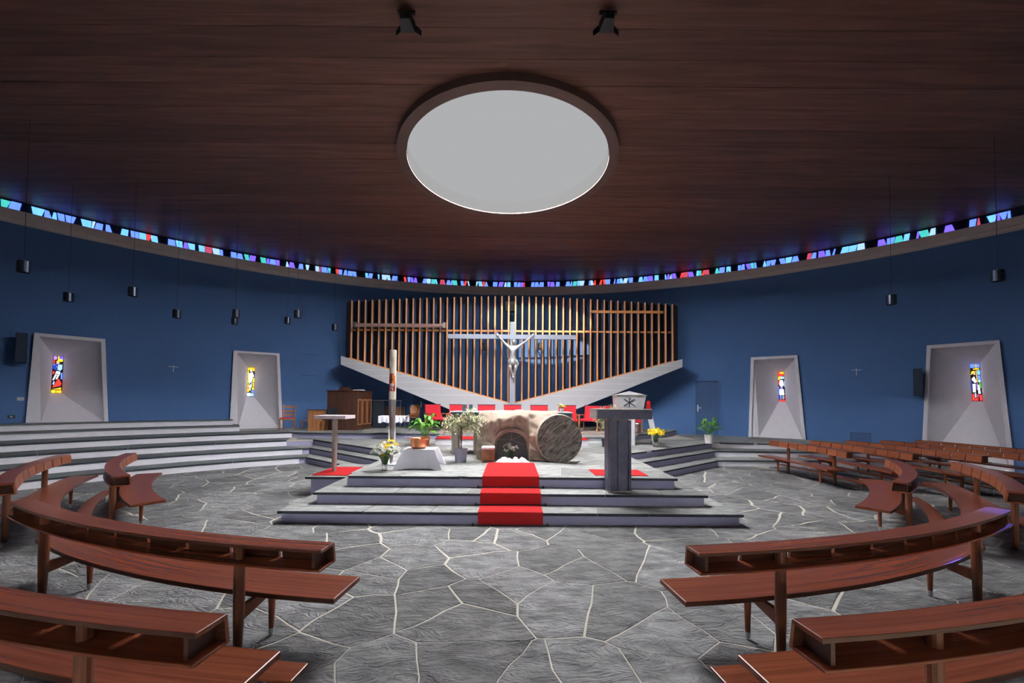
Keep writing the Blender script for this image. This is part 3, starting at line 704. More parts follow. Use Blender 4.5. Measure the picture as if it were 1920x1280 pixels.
# top of the platform around the altar: flagstones
cs = [wobp for wobp in cells(-8, 13.5, 10.0, 18, 0.95, 0.62, 21)]
P1 = [(-6.66, 13.42), (-2.91, 10.24), (2.91, 10.20), (6.80, 13.42)]
P2 = [(-7.2, 13.42), (6.80, 13.42), (7.6, 14.2), (6.8, 16.6), (4.6, 14.3), (-7.6, 14.0)]
P3 = [(6.82, 13.40), (9.5, 13.20), (12.75, 13.30), (11.2, 14.8), (9.2, 16.2), (7.6, 17.0), (6.9, 16.8)]
top = []
for P, nm in ((P1, 1), (P3, 3)):
    top += [stone_shape(c, 0.008, 0) for c in cellclip(cs, P)]
top += [stone_shape(c, 0.008, 0) for c in cellclip(cs, [(-7.3, 13.43), (6.8, 13.43), (6.9, 14.6), (-7.4, 13.95)])]
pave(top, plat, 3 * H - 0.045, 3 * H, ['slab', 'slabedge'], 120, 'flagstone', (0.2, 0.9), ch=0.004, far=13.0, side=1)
strip([(4.1, 13.8), (4.6, 14.35), (5.9, 15.3), (6.95, 16.9)], [(0, 15.5), (1, 17), (2.5, 18), (4.4, 18.1)], 4 * H, plat, 'slab', 1.2, over=.04)
strip([(-2.4, 13.82), (4.05, 13.82)], [(-2.4, 17.2), (0.2, 17.2)], 4 * H, plat, 'slab', 1.2)
# step in front of the chairs, with a red-carpeted block
mb = MB(); mb.box(-2.42, 3.7, 12.95, 13.86, 3 * H, 4 * H - .045); mb.build('riser', 'marble', plat)
strip([(-2.42, 12.95), (3.7, 12.95)], [(-2.42, 13.86), (3.7, 13.86)], 4 * H, plat, 'slab', 1.2)
mb = MB(); mb.box(-2.6, 4.4, 13.95, 18.2, 4 * H - .04, 4 * H + .055); mb.build('thin_slab', 'pillar', plat)
blk = MB(); blk.box(-2.28, 2.32, 12.04, 12.90, 3 * H, 4 * H - .02); o = blk.build('carpeted_plinth', 'white')
tag(o, 'low white plinth with red carpet on top behind the altar', 'plinth')
c_ = MB(); c_.box(-2.30, 2.34, 12.02, 12.90, 4 * H - .02, 4 * H); c_.build('carpet', 'red', o)
# upper left seating steps
gal = empty('stepped_gallery', (-12, 13, 0)); tag(gal, 'two top steps with white risers below the far left niche', 'steps', kind='structure')
g5 = larc(14.2, 127.7); g6 = larc(15.1, 128.3)
for line, z in ((g5, 5 * H), (g6, 6 * H)):
    e = wth(line[-1]); wa = wallarc(e, wth(line[0]))
    mb = MB(); mb.prism(line + wa, 4 * H, z - 0.035); mb.build('riser', 'whiteriser', gal)
    ep = Vector((sin(e), cos(e)))
    mb = MB(); mb.prism(offs(line, .03) + wa, z - .035, z); mb.build('tread_slab', 'tread', gal, tone=.4)

# ---- altar dais: three rectangular tiers
dais = empty('altar_dais', (0, 8.5, 0)); tag(dais, 'three-tier rectangular dais with slate slabs and pale lilac risers', 'platform', kind='structure')
T = [(3.48, 6.11, 9.75), (3.15, 6.53, 9.98), (2.84, 6.96, 10.2)]
for k, (hw, yf, yb) in enumerate(T):
    z = (k + 1) * H
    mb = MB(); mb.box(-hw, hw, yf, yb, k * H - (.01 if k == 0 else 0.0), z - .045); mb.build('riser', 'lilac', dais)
    mb = MB(); mb.box(-hw + .01, hw - .01, yf + .01, yb, z - .045, z - .006); mb.build('mortar_bed', 'mortar', dais)
    if k < 2:
        hw2, yf2, _ = T[k + 1]; xs = [-hw - .05]
        while xs[-1] < hw - 1.0: xs.append(xs[-1] + R.uniform(.75, 1.45))
        xs.append(hw + .05)
        for i in range(len(xs) - 1):
            s = R.uniform(-.06, .06); s0 = s if 0 < i else 0; 
            poly = [(xs[i] + .006, yf - .05), (xs[i + 1] - .006, yf - .05), (xs[i + 1] - .006 + (0.07 if i < len(xs) - 2 else 0), yf2 + .03), (xs[i] + .006 + (.07 if i else 0), yf2 + .03)]
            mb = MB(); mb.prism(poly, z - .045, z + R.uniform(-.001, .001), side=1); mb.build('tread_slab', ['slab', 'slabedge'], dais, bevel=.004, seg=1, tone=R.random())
        for sx in (-1, 1):
            ys = [yf2 + .04]
            while ys[-1] < yb - 1: ys.append(ys[-1] + R.uniform(.7, 1.3))
            ys.append(yb)
            for i in range(len(ys) - 1):
                a, b = sorted((sx * (hw + .05), sx * (hw2 - .03)))
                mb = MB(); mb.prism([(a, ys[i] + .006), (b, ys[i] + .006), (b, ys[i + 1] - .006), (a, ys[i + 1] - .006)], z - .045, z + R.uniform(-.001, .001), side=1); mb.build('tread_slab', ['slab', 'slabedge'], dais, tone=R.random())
dc = cellclip(cells(-3.5, 3.5, 6.6, 10.5, 0.95, 0.62, 33), [(-2.89, 6.91), (2.89, 6.91), (2.89, 10.2), (-2.89, 10.2)])
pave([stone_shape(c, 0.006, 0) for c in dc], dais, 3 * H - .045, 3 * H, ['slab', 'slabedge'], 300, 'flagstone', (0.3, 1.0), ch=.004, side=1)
# small block for the lectern at the left
lb = empty('lectern_block', (-3.5, 8.5, 0)); tag(lb, 'low slate-topped block beside the dais, under the slim lectern', 'platform', kind='structure')
mb = MB(); mb.box(-3.92, -3.49, 7.86, 9.4, 0, 2 * H - .045); mb.box(-3.49, -3.16, 7.86, 9.4, H + .001, 2 * H - .045); mb.build('riser', 'lilac', lb)
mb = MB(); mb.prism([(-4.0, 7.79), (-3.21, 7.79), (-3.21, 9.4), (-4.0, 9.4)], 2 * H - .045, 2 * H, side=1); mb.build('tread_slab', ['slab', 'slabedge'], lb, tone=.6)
mb = MB(); mb.prism([(-3.94, 7.92), (-3.22, 7.92), (-3.22, 8.95), (-3.94, 8.95)], 2 * H, 2 * H + .012)
o = mb.build('carpet_mat', 'red'); tag(o, 'red carpet mat under the slim stone lectern on the left', 'mat')
mb = MB(); mb.box(1.50, 2.44, 7.10, 7.72, 3 * H, 3 * H + .012)
o = mb.build('carpet_mat', 'red'); tag(o, 'red carpet mat on the dais behind the dark ambo', 'mat')
# carpet runner down the steps with stair rods
run = empty('carpet_runner', (0, 6.5, 0)); tag(run, 'red carpet runner down the middle of the dais steps', 'carpet')
mb = MB(); hw0, hw1, hw2 = .49, .475, .475
pr = [(8.5, 3 * H + .014), (6.895, 3 * H + .014), (6.895, 2 * H + .014), (6.465, 2 * H + .014), (6.465, H + .014), (6.045, H + .014), (6.045, 0.004)]
pr2 = [(8.5, 3 * H + .002), (6.907, 3 * H + .002), (6.907, 2 * H + .002), (6.477, 2 * H + .002), (6.477, H + .002), (6.057, H + .002), (6.057, 0.004)]
for i in range(len(pr) - 1):
    mb.hexa([(-hw0, *pr[i]), (-hw0, *pr[i + 1]), (-hw0, *pr2[i + 1]), (-hw0, *pr2[i])], [(hw0, *pr[i]), (hw0, *pr[i + 1]), (hw0, *pr2[i + 1]), (hw0, *pr2[i])])
mb.build('carpet', 'red', run)
for y_, z_ in ((6.885, 2 * H + .02), (6.455, H + .02), (6.035, .012)):
    mb = MB(); mb.tube([(-.56, y_, z_), (.56, y_, z_)], .009, 8); mb.lathe([(.018, -.015), (.02, .0), (.006, .03)], -.56, y_, 8, z_); mb.lathe([(.018, -.015), (.02, .0), (.006, .03)], .56, y_, 8, z_)
    mb.build('stair_rod', 'black', run)

# ---- doors, hatch and wall fittings
def wallframe(th):
    n = Vector((-sin(th), -cos(th), 0)); t = Vector((cos(th), -sin(th), 0)); return t, n
def wbox(mb, th, s0, s1, z0, z1, d0, d1, mi=0):
    t, n = wallframe(th); c = WPt(th, 0)
    p = lambda s, z, d: c + t * s + n * d + Vector((0, 0, z))
    vs = [p(s, z, d) for s in (s0, s1) for z in (z0, z1) for d in (d0, d1)]
    mb.add(vs, [(0, 1, 3, 2), (4, 6, 7, 5), (0, 4, 5, 1), (2, 3, 7, 6), (0, 2, 6, 4), (1, 5, 7, 3)], mi=mi)
thd = (WL(1304, 760)[0] + WL(1349, 760)[0]) / 2
d1 = empty('door_1', WPt(thd, 3 * H)); tag(d1, 'blue painted door in the wall beside the potted peace lily', 'door', kind='structure')
mb = MB(); wbox(mb, thd, -.50, -.44, .57, 2.89, -.02, .05); wbox(mb, thd, .42, .48, .57, 2.89, -.02, .05); wbox(mb, thd, -.5, .48, 2.83, 2.89, -.02, .05); mb.build('door_frame', 'blue', d1)
mb = MB(); wbox(mb, thd, -.43, .41, .59, 2.82, -.02, .02); mb.build('door_leaf', 'bluedoor', d1)
mb = MB(); wbox(mb, thd, -.45, -.425, .57, 2.83, -.02, .022); wbox(mb, thd, -.43, .41, 2.8, 2.83, -.02, .025); mb.build('shadow_gap', 'darkblue', d1)
mb = MB(); wbox(mb, thd, -.38, -.34, 1.55, 1.82, .02, .035); wbox(mb, thd, -.36, -.23, 1.69, 1.715, .05, .07); wbox(mb, thd, -.37, -.345, 1.69, 1.715, .03, .07); mb.build('door_handle', 'plastic', d1)
thd = WL(795, 760)[0]
d2 = empty('door_2', WPt(thd, 4 * H)); tag(d2, 'dark blue door left of the altar under the concrete beam', 'door', kind='structure')
mb = MB(); wbox(mb, thd, -.5, .78, .76, 2.75, -.02, .015); mb.build('door_leaf', 'bluedoor', d2)
mb = MB(); wbox(mb, thd, .68, .72, .76, 2.75, .0, .03); wbox(mb, thd, .78, .82, .76, 2.75, -.02, .04); mb.build('door_frame', 'darkblue', d2)
mb = MB(); wbox(mb, thd, -.16, -.10, 1.62, 1.88, .015, .03); wbox(mb, thd, -.12, .02, 1.75, 1.775, .045, .065); mb.build('door_handle', 'plastic', d2)
def hatch(name, x0, x1, y0, y1, lab, cat, mat='blue', proud=.006, kind='structure'):
    ta, z1 = WL((x0 + x1) / 2, y0); _, z0 = WL((x0 + x1) / 2, y1); w_ = (WL(x1, y0)[0] - WL(x0, y0)[0]) * WR / 2
    mb = MB(); wbox(mb, ta, -w_, w_, z0, z1, -.02, .004); e = empty(name, WPt(ta, z0)); mb.build('joint', 'darkblue', e)
    mb = MB(); wbox(mb, ta, -w_ + .015, w_ - .015, z0 + .015, z1 - .015, -.02, .012); mb.build('cover', mat, e); tag(e, lab, cat); 
    if kind: e['kind'] = kind
    return e
hatch('trim_2', 548, 612, 664, 704, 'flush blue hatch outlined in the wall right of the amber niche', 'hatch')
hatch('trim_3', 1594, 1633, 811, 830, 'small lighter blue access panel low on the wall between the right niches', 'panel', 'bluedoor')
def wallcross(px, py, lab):
    th_, z_ = WL(px, py); e = empty('wall_cross', WPt(th_, z_)); mb = MB()
    wbox(mb, th_, -.14, .14, z_ + .04, z_ + .055, .05, .065); mb.build('cross_arm', 'plastic', e)
    mb = MB(); wbox(mb, th_, -.008, .008, z_ - .15, z_ + .1, .05, .065); mb.build('cross_post', 'plastic', e)
    t, n = wallframe(th_); p = WPt(th_, z_ - .16, .09)
    mb = MB(); mb.lathe([(.01, -.03), (.035, 0), (.03, .01)], p.x, p.y, 10, p.z); q = WPt(th_, z_ - .16, -.01); mb.tube([q, p], .008, 6); mb.build('candle_cup', 'chrome', e)
    tag(e, lab, 'cross', 'small consecration crosses on the wall')
wallcross(325, 690, 'small chrome wall cross with candle cup between the two left niches')
wallcross(1606, 696, 'small chrome wall cross with candle cup between the two right niches')
def socket(px, py, w_, h_, mat, lab, nm, cat):
    th_, z_ = WL(px, py); mb = MB(); wbox(mb, th_, -w_ / 2, w_ / 2, z_ - h_ / 2, z_ + h_ / 2, -.02, .03); o = mb.build(nm, mat); tag(o, lab, cat)
    mb = MB(); wbox(mb, th_, -w_ / 5, w_ / 5, z_ - h_ / 5, z_ + h_ / 5, .03, .036); mb.build('button', 'steel', o)
socket(38.5, 747.5, .13, .10, 'plastic', 'white light switch on the blue wall at far left', 'light_switch', 'switch')
socket(21, 781, .13, .09, 'black', 'black wall socket low on the wall at far left', 'wall_socket', 'socket')
# column speakers
def colspk(px, y0, y1, lab, dx, tilt):
    th_, z1 = WL(px, y0, 17.75); _, z0 = WL(px, y1, 17.75); e = empty('column_speaker', WPt(th_, z0, .25))
    mb = MB(); t, n = wallframe(th_); c = WPt(th_, 0, .25); hw_ = .11
    vs = []
    for s in (-hw_, hw_):
        for d in (-.09, .09):
            for z in (z0, z1): vs.append(c + t * s + n * (d + (tilt if z == z1 else 0)) + Vector((0, 0, z)))
    mb.add(vs, [(0, 1, 3, 2), (4, 6, 7, 5), (0, 4, 5, 1), (2, 3, 7, 6), (0, 2, 6, 4), (1, 5, 7, 3)]); mb.build('cabinet', 'speaker', e, bevel=.015)
    mb = MB(); wbox(mb, th_, -.03, .03, z0 + .1, z0 + .16, -.02, .2); mb.build('bracket', 'black', e)
    mb = MB(); wbox(mb, th_, -.03, .03, z1 - .2, z1 - .14, -.02, .2 + tilt); mb.build('bracket', 'black', e)
    tag(e, lab, 'speaker')
colspk(41, 625, 680, 'dark column loudspeaker on the wall left of the far left niche', 0, .12)
colspk(1721, 691, 742, 'dark column loudspeaker on the wall left of the far right niche', 0, .03)

# ================================================================== PEWS
def pew(cx, cy, r0, a0, a1, label, group, npan=9, sx=1, legs=(5, 5), kneel=True, lrel=0.0):
    """a curved pew; arcs about (cx, cy); r0 = inner edge of the seat (towards the altar)"""
    P = lambda r, a, z: (sx * (cx + r * cos(rad(a))), cy + r * sin(rad(a)), z)
    am = (a0 + a1) / 2; root = empty('curved_pew', P(r0 + .2, am, 0)); tag(root, label, 'pew', group)
    def arcbox(ra, rb, z0, z1, s0=a0, s1=a1, n=None, ra2=None, rb2=None, rv=0.0, outer=None):
        ra2 = ra if ra2 is None else ra2; rb2 = rb if rb2 is None else rb2
        n = n or max(2, int(abs(s1 - s0) / 1.3)); mb = MB(); vs = []; uv = []; fs = []
        for i in range(n + 1):
            a = s0 + (s1 - s0) * i / n
            for r, z in ((ra, z0), (rb, z0), (rb2, z1), (ra2, z1)): vs.append(P(r, a, z)); uv.append((rad(a) * r0 + rv, r + z))
        for i in range(n):
            for k in range(4):
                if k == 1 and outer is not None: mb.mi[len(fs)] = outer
                fs.append((4 * i + k, 4 * i + (k + 1) % 4, 4 * i + 4 + (k + 1) % 4, 4 * i + 4 + k))
        fs += [(0, 1, 2, 3), (4 * n, 4 * n + 1, 4 * n + 2, 4 * n + 3)]
        mb.add(vs, fs, uv); return mb
    arcbox(r0, r0 + .38, .402, .44, outer=1).build('seat', ['bench', 'shadeuv'], root, bevel=.006)
    arcbox(r0 + .385, r0 + .548, .820, .845, outer=1).build('top_board', ['bench', 'shadeuv'], root, bevel=.003)
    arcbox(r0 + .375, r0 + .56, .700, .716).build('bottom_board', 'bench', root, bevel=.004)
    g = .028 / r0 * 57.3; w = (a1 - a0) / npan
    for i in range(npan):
        arcbox(r0 + .366, r0 + .386, .702, .840, a0 + w * i + (g / 2 if i else 0), a0 + w * (i + 1) - (g / 2 if i < npan - 1 else 0), 3, r0 + .384, r0 + .404, rv=i * 1.37, outer=1).build('back_panel', ['panel', 'shadeuv'], root)
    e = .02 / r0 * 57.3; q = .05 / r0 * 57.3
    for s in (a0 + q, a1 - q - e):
        arcbox(r0 + .40, r0 + .535, .716, .826, s, s + e, 1).build('end_panel', 'shadeuv', root)
    nl = [a0 + legs[0] * .13 / r0 * 57.3, a1 - legs[1] * .13 / r0 * 57.3]
    if a1 - a0 > 26: nl.insert(1, am)
    for a in nl:
        x, y, _ = P(r0 + .47, a, 0)
        mb = MB(); mb.lathe([(.024, 0), (.027, .02), (.037, .42), (.036, .700), (.032, .701), (.032, .819)], x, y, 12); mb.build('post', 'postwood', root, smooth=False)
        x2, y2, _ = P(r0 + .16, a + lrel, 0)
        mb = MB(); mb.lathe([(.019, .055), (.030, .402)], x2, y2, 12); lg = mb.build('front_leg', 'bench2', root)
        mb = MB(); mb.lathe([(.016, 0), (.010, .018), (.020, .022), (.020, .06)], x2, y2, 10); mb.build('metal_tip', 'steel', lg)
        pa, pb = Vector(P(r0 + .45, a, 0)), Vector(P(r0 + .06, a, 0)); t = (pb - pa).cross(Vector((0, 0, 1))).normalized() * .018
        sec = [(0.0, .27), (0.0, .37), (1.0, .402), (1.0, .375)]
        pt = lambda u, z, s: tuple(pa.lerp(pb, u) + t * s + Vector((0, 0, z)))
        mb = MB(); mb.hexa([pt(u, z, 1) for u, z in sec], [pt(u, z, -1) for u, z in sec]); mb.build('bracket', 'bench2', root)
    if kneel:
        kb = arcbox(r0 + .66, r0 + .83, .150, .172).build('kneeler', 'bench', root, bevel=.005)
        nk = max(3, int((a1 - a0) * r0 / 57.3 / .9))
        for i in range(nk + 1):
            a = a0 + (a1 - a0) * (.06 + .88 * i / nk)
            mb = MB(); x, y, _ = P(r0 + .75, a, 0); mb.lathe([(.010, 0), (.010, .150)], x, y, 8); mb.build('kneeler_leg', 'steel', kb)
    return root
gN = 'long curved pews facing the dais from the entrance side'
pew(.2, 12, 8.80, -83.4, -60.0, 'long curved pew right of the centre aisle, second from the bottom right corner', gN, 9)
pew(.2, 12, 9.77, -83.6, -60.0, 'nearest pew on the right, cut by the bottom right corner of the photo', gN, 9, kneel=False)
pew(.2, 12, 8.80, -83.4, -60.0, 'long curved pew left of the centre aisle, second from the bottom left corner', gN, 9, sx=-1)
pew(.2, 12, 9.77, -83.6, -60.0, 'nearest pew on the left, cut by the bottom left corner of the photo', gN, 9, sx=-1, kneel=False)
gS = 'short curved pews at the sides of the dais'
pew(.9, 11.2, 6.80, -54.2, -30.0, 'short curved pew on the right, inner one of its pair, nearer the dais', gS, 8)
pew(.9, 11.2, 7.76, -51.6, -28.4, 'short curved pew on the right, outer one of its pair', gS, 8)
pew(.9, 11.2, 6.80, -54.2, -30.0, 'short curved pew on the left, inner one of its pair, nearer the dais', gS, 8, sx=-1)
pew(.9, 11.2, 7.76, -51.6, -28.4, 'short curved pew at the left edge, outer one of its pair, near the white steps', gS, 9, sx=-1)
gF = 'rows of pews facing left on the far right'
ords = ['front row of the far right pews, closest to the dais', 'second row of the far right pews counted from the dais', 'middle row of the five far right pews', 'fourth row of the far right pews counted from the dais', 'last row of the far right pews, against the right niche']
for i, (r0, a0, a1) in enumerate([(6.66, -10.4, 10.8), (7.84, -10.9, 9.6), (9.03, -11.1, 9.5), (10.2, -11.3, 9.4), (11.4, -11.3, 9.3)]):
    pew(.4, 10.0, r0, a0, a1, ords[i], gF, (8, 9, 10, 12, 13)[i], legs=(4, 4))

# ================================================================== CROSS, SCREEN, BEAM
be = empty('v_beam', (0, 16.4, 2)); tag(be, 'white concrete V-shaped beam cantilevered behind the altar chairs', 'beam')
YB = 16.12
def bq(x): return DP(x[0], x[1], YB)
TL_, TC, TR_ = bq((639, 667)), bq((959, 757.5)), bq((1279.5, 673)); BL_, BC, BR_ = bq((639, 683)), bq((959, 815)), bq((1279.5, 688))
for nm, a, b, c, d in (('left_wing', TL_, TC, BC, BL_), ('right_wing', TC, TR_, BR_, BC)):
    mb = MB()
    yl = lambda x: WC + math.sqrt(17.95 ** 2 - x * x)
    fr = [(p[0], YB, p[1]) for p in (a, b, c, d)]; bk = [(p[0] * 1.03, yl(p[0] * 1.03), p[1]) for p in (a, b, c, d)]
    mb.hexa(fr, bk); w_ = mb.build(nm, 'beam', be)
for zz in [2.15, 2.4, 2.65, 2.9, 3.15, 3.4]:      # board joints cast in the face
    for sgn in (-1, 1):
        X0 = None; xs = []
        for i in range(200):
            x = sgn * 6.9 * i / 199; u = abs(x) / 6.9; zt = TC[1] + (TL_[1] - TC[1]) * u; zb = BC[1] + (BL_[1] - BC[1]) * u
            if zb + .02 < zz < zt - .02: xs.append(x)
        if xs: mb = MB(); mb.box(min(xs), max(xs), YB - .003, YB + .01, zz - .006, zz + .006); mb.build('board_joint', 'white', be)
scn = empty('slatted_screen', (0, 16.3, 3)); tag(scn, 'screen of upright orange-brown timber slats standing on the V-shaped concrete beam', 'screen')
NS = 48; YS = 16.2
def ztopbeam(x):
    u = abs(x) / abs(TL_[0]); e_ = TL_[1] if x < 0 else TR_[1]; return TC[1] + (e_ - TC[1]) * u
sl0 = None
for i in range(NS):
    px = 658.5 + (1261 - 658.5) * i / (NS - 1); u = (px - 959) / 301
    x = DP(px, 650, YS)[0]; pt = 554.5 + (8.5 * abs(u) ** 1.3 if u < 0 else 15.5 * abs(u) ** 1.3); zt = DP(px, pt, YS)[1]; zb = ztopbeam(x) + .0
    a = math.atan2(x, YS - 8.4); dx, dy = sin(a), cos(a); dep = .58; tx, ty = cos(a) * .030, -sin(a) * .030
    mb = MB(); q = [(x - tx, YS - ty), (x + tx, YS + ty), (x + tx + dx * dep, YS + ty + dy * dep), (x - tx + dx * dep, YS - ty + dy * dep)]
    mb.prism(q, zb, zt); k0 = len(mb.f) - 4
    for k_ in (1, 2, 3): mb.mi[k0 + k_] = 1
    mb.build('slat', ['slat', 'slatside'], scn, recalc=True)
mb = MB()
for sgn in (-1, 1):
    x1 = TL_[0] * .955 if sgn < 0 else TR_[0] * .955
    mb = MB(); mb.hexa([(0, YS - .02, ztopbeam(0)), (0, YS - .02, ztopbeam(0) + .045), (0, YS + .4, ztopbeam(0) + .045), (0, YS + .4, ztopbeam(0))], [(x1, YS - .02, ztopbeam(x1)), (x1, YS - .02, ztopbeam(x1) + .045), (x1, YS + .4, ztopbeam(x1) + .045), (x1, YS + .4, ztopbeam(x1))])
    mb.build('sole_rail', 'slat', scn)
zr = DP(960, 621, YS + .2)[1]
mb = MB(); mb.box(DP(660, 620, YS + .2)[0], DP(1257, 623, YS + .2)[0], YS + .12, YS + .2, zr - .035, zr + .035); mb.build('middle_rail', 'slat', scn)
mb = MB(); a_, b_ = DP(1106, 584, YS - .05), DP(1244, 585, YS - .05); mb.box(a_[0], b_[0], YS - .07, YS - .01, a_[1] - .05, a_[1] + .05); mb.build('upper_batten', 'slat', scn)
for px, py, w_, h_ in ((957, 575, .42, .42), (906, 649, .16, .28), (1012, 649, .16, .28)):
    mb = MB(); x, z = DP(px, py, 17.3); mb.box(x - w_ / 2, x + w_ / 2, 17.2, 17.45, z - h_ / 2, z + h_ / 2); mb.tube([(x, 17.4, z), (x, 18.7, z)], .03, 6); o = mb.build('wall_box', 'black')
    tag(o, {957: 'black square box behind the slats above the crucifix', 906: 'small black speaker behind the slats left of the crucifix', 1012: 'small black speaker behind the slats right of the crucifix'}[px], 'speaker')
# rolled-up projection screen tube in front of the left slats
a_, b_ = DP(665, 609, 15.9), DP(833, 611.5, 15.9)
tb = empty('projection_screen', (a_[0], 15.9, a_[1])); tag(tb, 'rolled-up horizontal screen tube hung in front of the left slats', 'screen roll')
mb = MB(); mb.tube([(a_[0], 15.9, a_[1]), (b_[0], 15.9, a_[1])], .075, 14); mb.build('tube', 'tube', tb, smooth=False)
for x in (a_[0], b_[0]):
    mb = MB(); mb.box(x - .05, x + .05, 15.82, 16.0, a_[1] - .09, a_[1] + .12); mb.obar((x, 15.95, a_[1]), (x, 16.17, a_[1]), .04, .04); mb.build('end_bracket', 'steel', tb)
# crucifix
YC = 15.35
cr = empty('crucifix', (.03, YC, 4 * H + .055)); tag(cr, 'tall grey metal crucifix with a silver figure, in front of the slats', 'crucifix')
zt_, zc_ = DP(961, 603, YC)[1], DP(961, 631, YC)[1]; xc_ = DP(961, 650, YC)[0]
mb = MB(); mb.box(xc_ - .10, xc_ + .10, YC, YC + .10, 4 * H + .055, zt_); mb.build('upright', 'crossmetal', cr)
xa, xb = DP(840, 631, YC)[0], DP(1080, 631, YC)[0]
mb = MB(); mb.box(xa, xb, YC - .01, YC + .09, zc_ - .085, zc_ + .085); mb.build('cross_beam', 'crossmetal', cr)
def skin(name, pts, edges, mat, parent, sub=2):
    me = bpy.data.meshes.new(name); me.from_pydata([Vector(p[0]) - WOFF[parent] for p in pts], edges, [])
    o = bpy.data.objects.new(name, me); col.objects.link(o); o.parent = parent; WOFF[o] = WOFF[parent]
    me.materials.append(MT[mat]); o.modifiers.new('skin', 'SKIN')
    for i, p in enumerate(pts):
        me.skin_vertices[0].data[i].radius = (p[1], p[2] if len(p) > 2 else p[1])
    me.skin_vertices[0].data[0].use_root = True
    s_ = o.modifiers.new('sub', 'SUBSURF'); s_.levels = 1; s_.render_levels = sub
    for p_ in o.modifiers: pass
    return o
Yf = YC - .13
K = lambda px, py, y=Yf: (DP(px, py, y)[0], y, DP(px, py, y)[1])
pts = [(K(961, 674), .135, .10), (K(961, 667), .115, .09), (K(961.5, 659), .145, .11), (K(962, 652), .15, .10), (K(962.5, 647.5), .06), 
       (K(954.5, 650.5), .075), (K(947, 643.5), .052), (K(940.5, 636.5), .042), (K(934.5, 629), .032),
       (K(970, 650.5), .075), (K(979, 644.5), .052), (K(988, 638), .042), (K(997, 630), .032),
       (K(957, 679), .10), (K(956.5, 690, Yf - .10), .068), (K(960, 699, Yf - .0), .050), (K(962.0, 705, Yf - .02), .038), (K(962.5, 709, Yf - .07), .036),
       (K(965, 679), .10), (K(967.5, 690, Yf - .09), .068), (K(964.0, 699, Yf + .02), .050), (K(962.5, 704.5, Yf + .0), .038), (K(964, 708.5, Yf - .05), .036)]
edges = [(0, 1), (1, 2), (2, 3), (3, 4), (3, 5), (5, 6), (6, 7), (7, 8), (3, 9), (9, 10), (10, 11), (11, 12), (0, 13), (13, 14), (14, 15), (15, 16), (16, 17), (0, 18), (18, 19), (19, 20), (20, 21), (21, 22)]
body = skin('figure_body', pts, edges, 'figure', cr)
hd = Vector(K(963.5, 641.5, Yf - .07))
mb = MB(); prof = [(.02, -.115), (.055, -.10), (.075, -.05), (.088, .0), (.09, .05), (.075, .09), (.03, .12)]; mb.lathe(prof, hd.x, hd.y, 14, hd.z)
mb.obar((hd.x, hd.y - .085, hd.z + .01), (hd.x, hd.y - .11, hd.z - .035), .03, .03); mb.obar((hd.x - .03, hd.y - .078, hd.z - .062), (hd.x + .03, hd.y - .078, hd.z - .062), .015, .01)
for s in (-1, 1): mb.lathe([(.005, -.012), (.014, 0), (.005, .012)], hd.x + s * .033, hd.y - .08, 8, hd.z + .025); mb.lathe([(.008, -.025), (.016, 0), (.008, .025)], hd.x + s * .092, hd.y, 8, hd.z)
mb.build('figure_head', 'figure', cr, smooth=True)
mb = MB(); mb.lathe([(.08, -.08), (.103, 0), (.10, .07), (.06, .125)], hd.x + .005, hd.y + .03, 14, hd.z + .01); mb.tube([(hd.x - .07, hd.y + .02, hd.z), (hd.x - .085, hd.y + .02, hd.z - .14), (hd.x - .06, hd.y, hd.z - .2)], [.03, .03, .012], 7); mb.tube([(hd.x + .07, hd.y + .02, hd.z), (hd.x + .085, hd.y + .02, hd.z - .13)], [.03, .015], 7); mb.build('figure_hair', 'figure', cr, smooth=True)
c0 = Vector(K(961, 676)); mb = MB(); mb.lathe([(.17, -.17), (.185, -.08), (.165, .04), (.15, .08)], c0.x, c0.y, 14, c0.z); mb.tube([(c0.x + .15, c0.y - .08, c0.z + .03), (c0.x + .2, c0.y - .1, c0.z - .1), (c0.x + .19, c0.y - .08, c0.z - .26)], [.05, .06, .02], 7)
for a in range(0, 360, 40): mb.tube([(c0.x + .165 * cos(rad(a)), c0.y + .165 * sin(rad(a)), c0.z + .05), (c0.x + .185 * cos(rad(a + 25)), c0.y + .185 * sin(rad(a + 25)), c0.z - .15)], .012, 5)
mb.build('loincloth', 'figure', cr, smooth=True)
for hx_, hy_, s in ((934, 628, -1), (998, 629, 1)):
    b0 = Vector(K(hx_, hy_)); up = Vector((s * .55, 0, .83))
    side = Vector((up.z, 0, -up.x)); mb = MB(); mb.obar(b0 - up * .01, b0 + up * .075, .07, .03, up=Vector((0, 1, 0)))
    for f_, L in enumerate((.05, .062, .066, .058)):
        o_ = b0 + up * .07 + side * (-.027 + .018 * f_); mb.tube([o_, o_ + up * L * .6 + Vector((0, -.008, 0)), o_ + up * L + Vector((0, -.025, 0))], [.009, .008, .006], 6)
    o_ = b0 + up * .02 - side * s * .03; mb.tube([o_, o_ - side * s * .03 + up * .03 + Vector((0, -.02, 0))], [.011, .008], 6)
    mb.build('figure_hand', 'figure', cr)

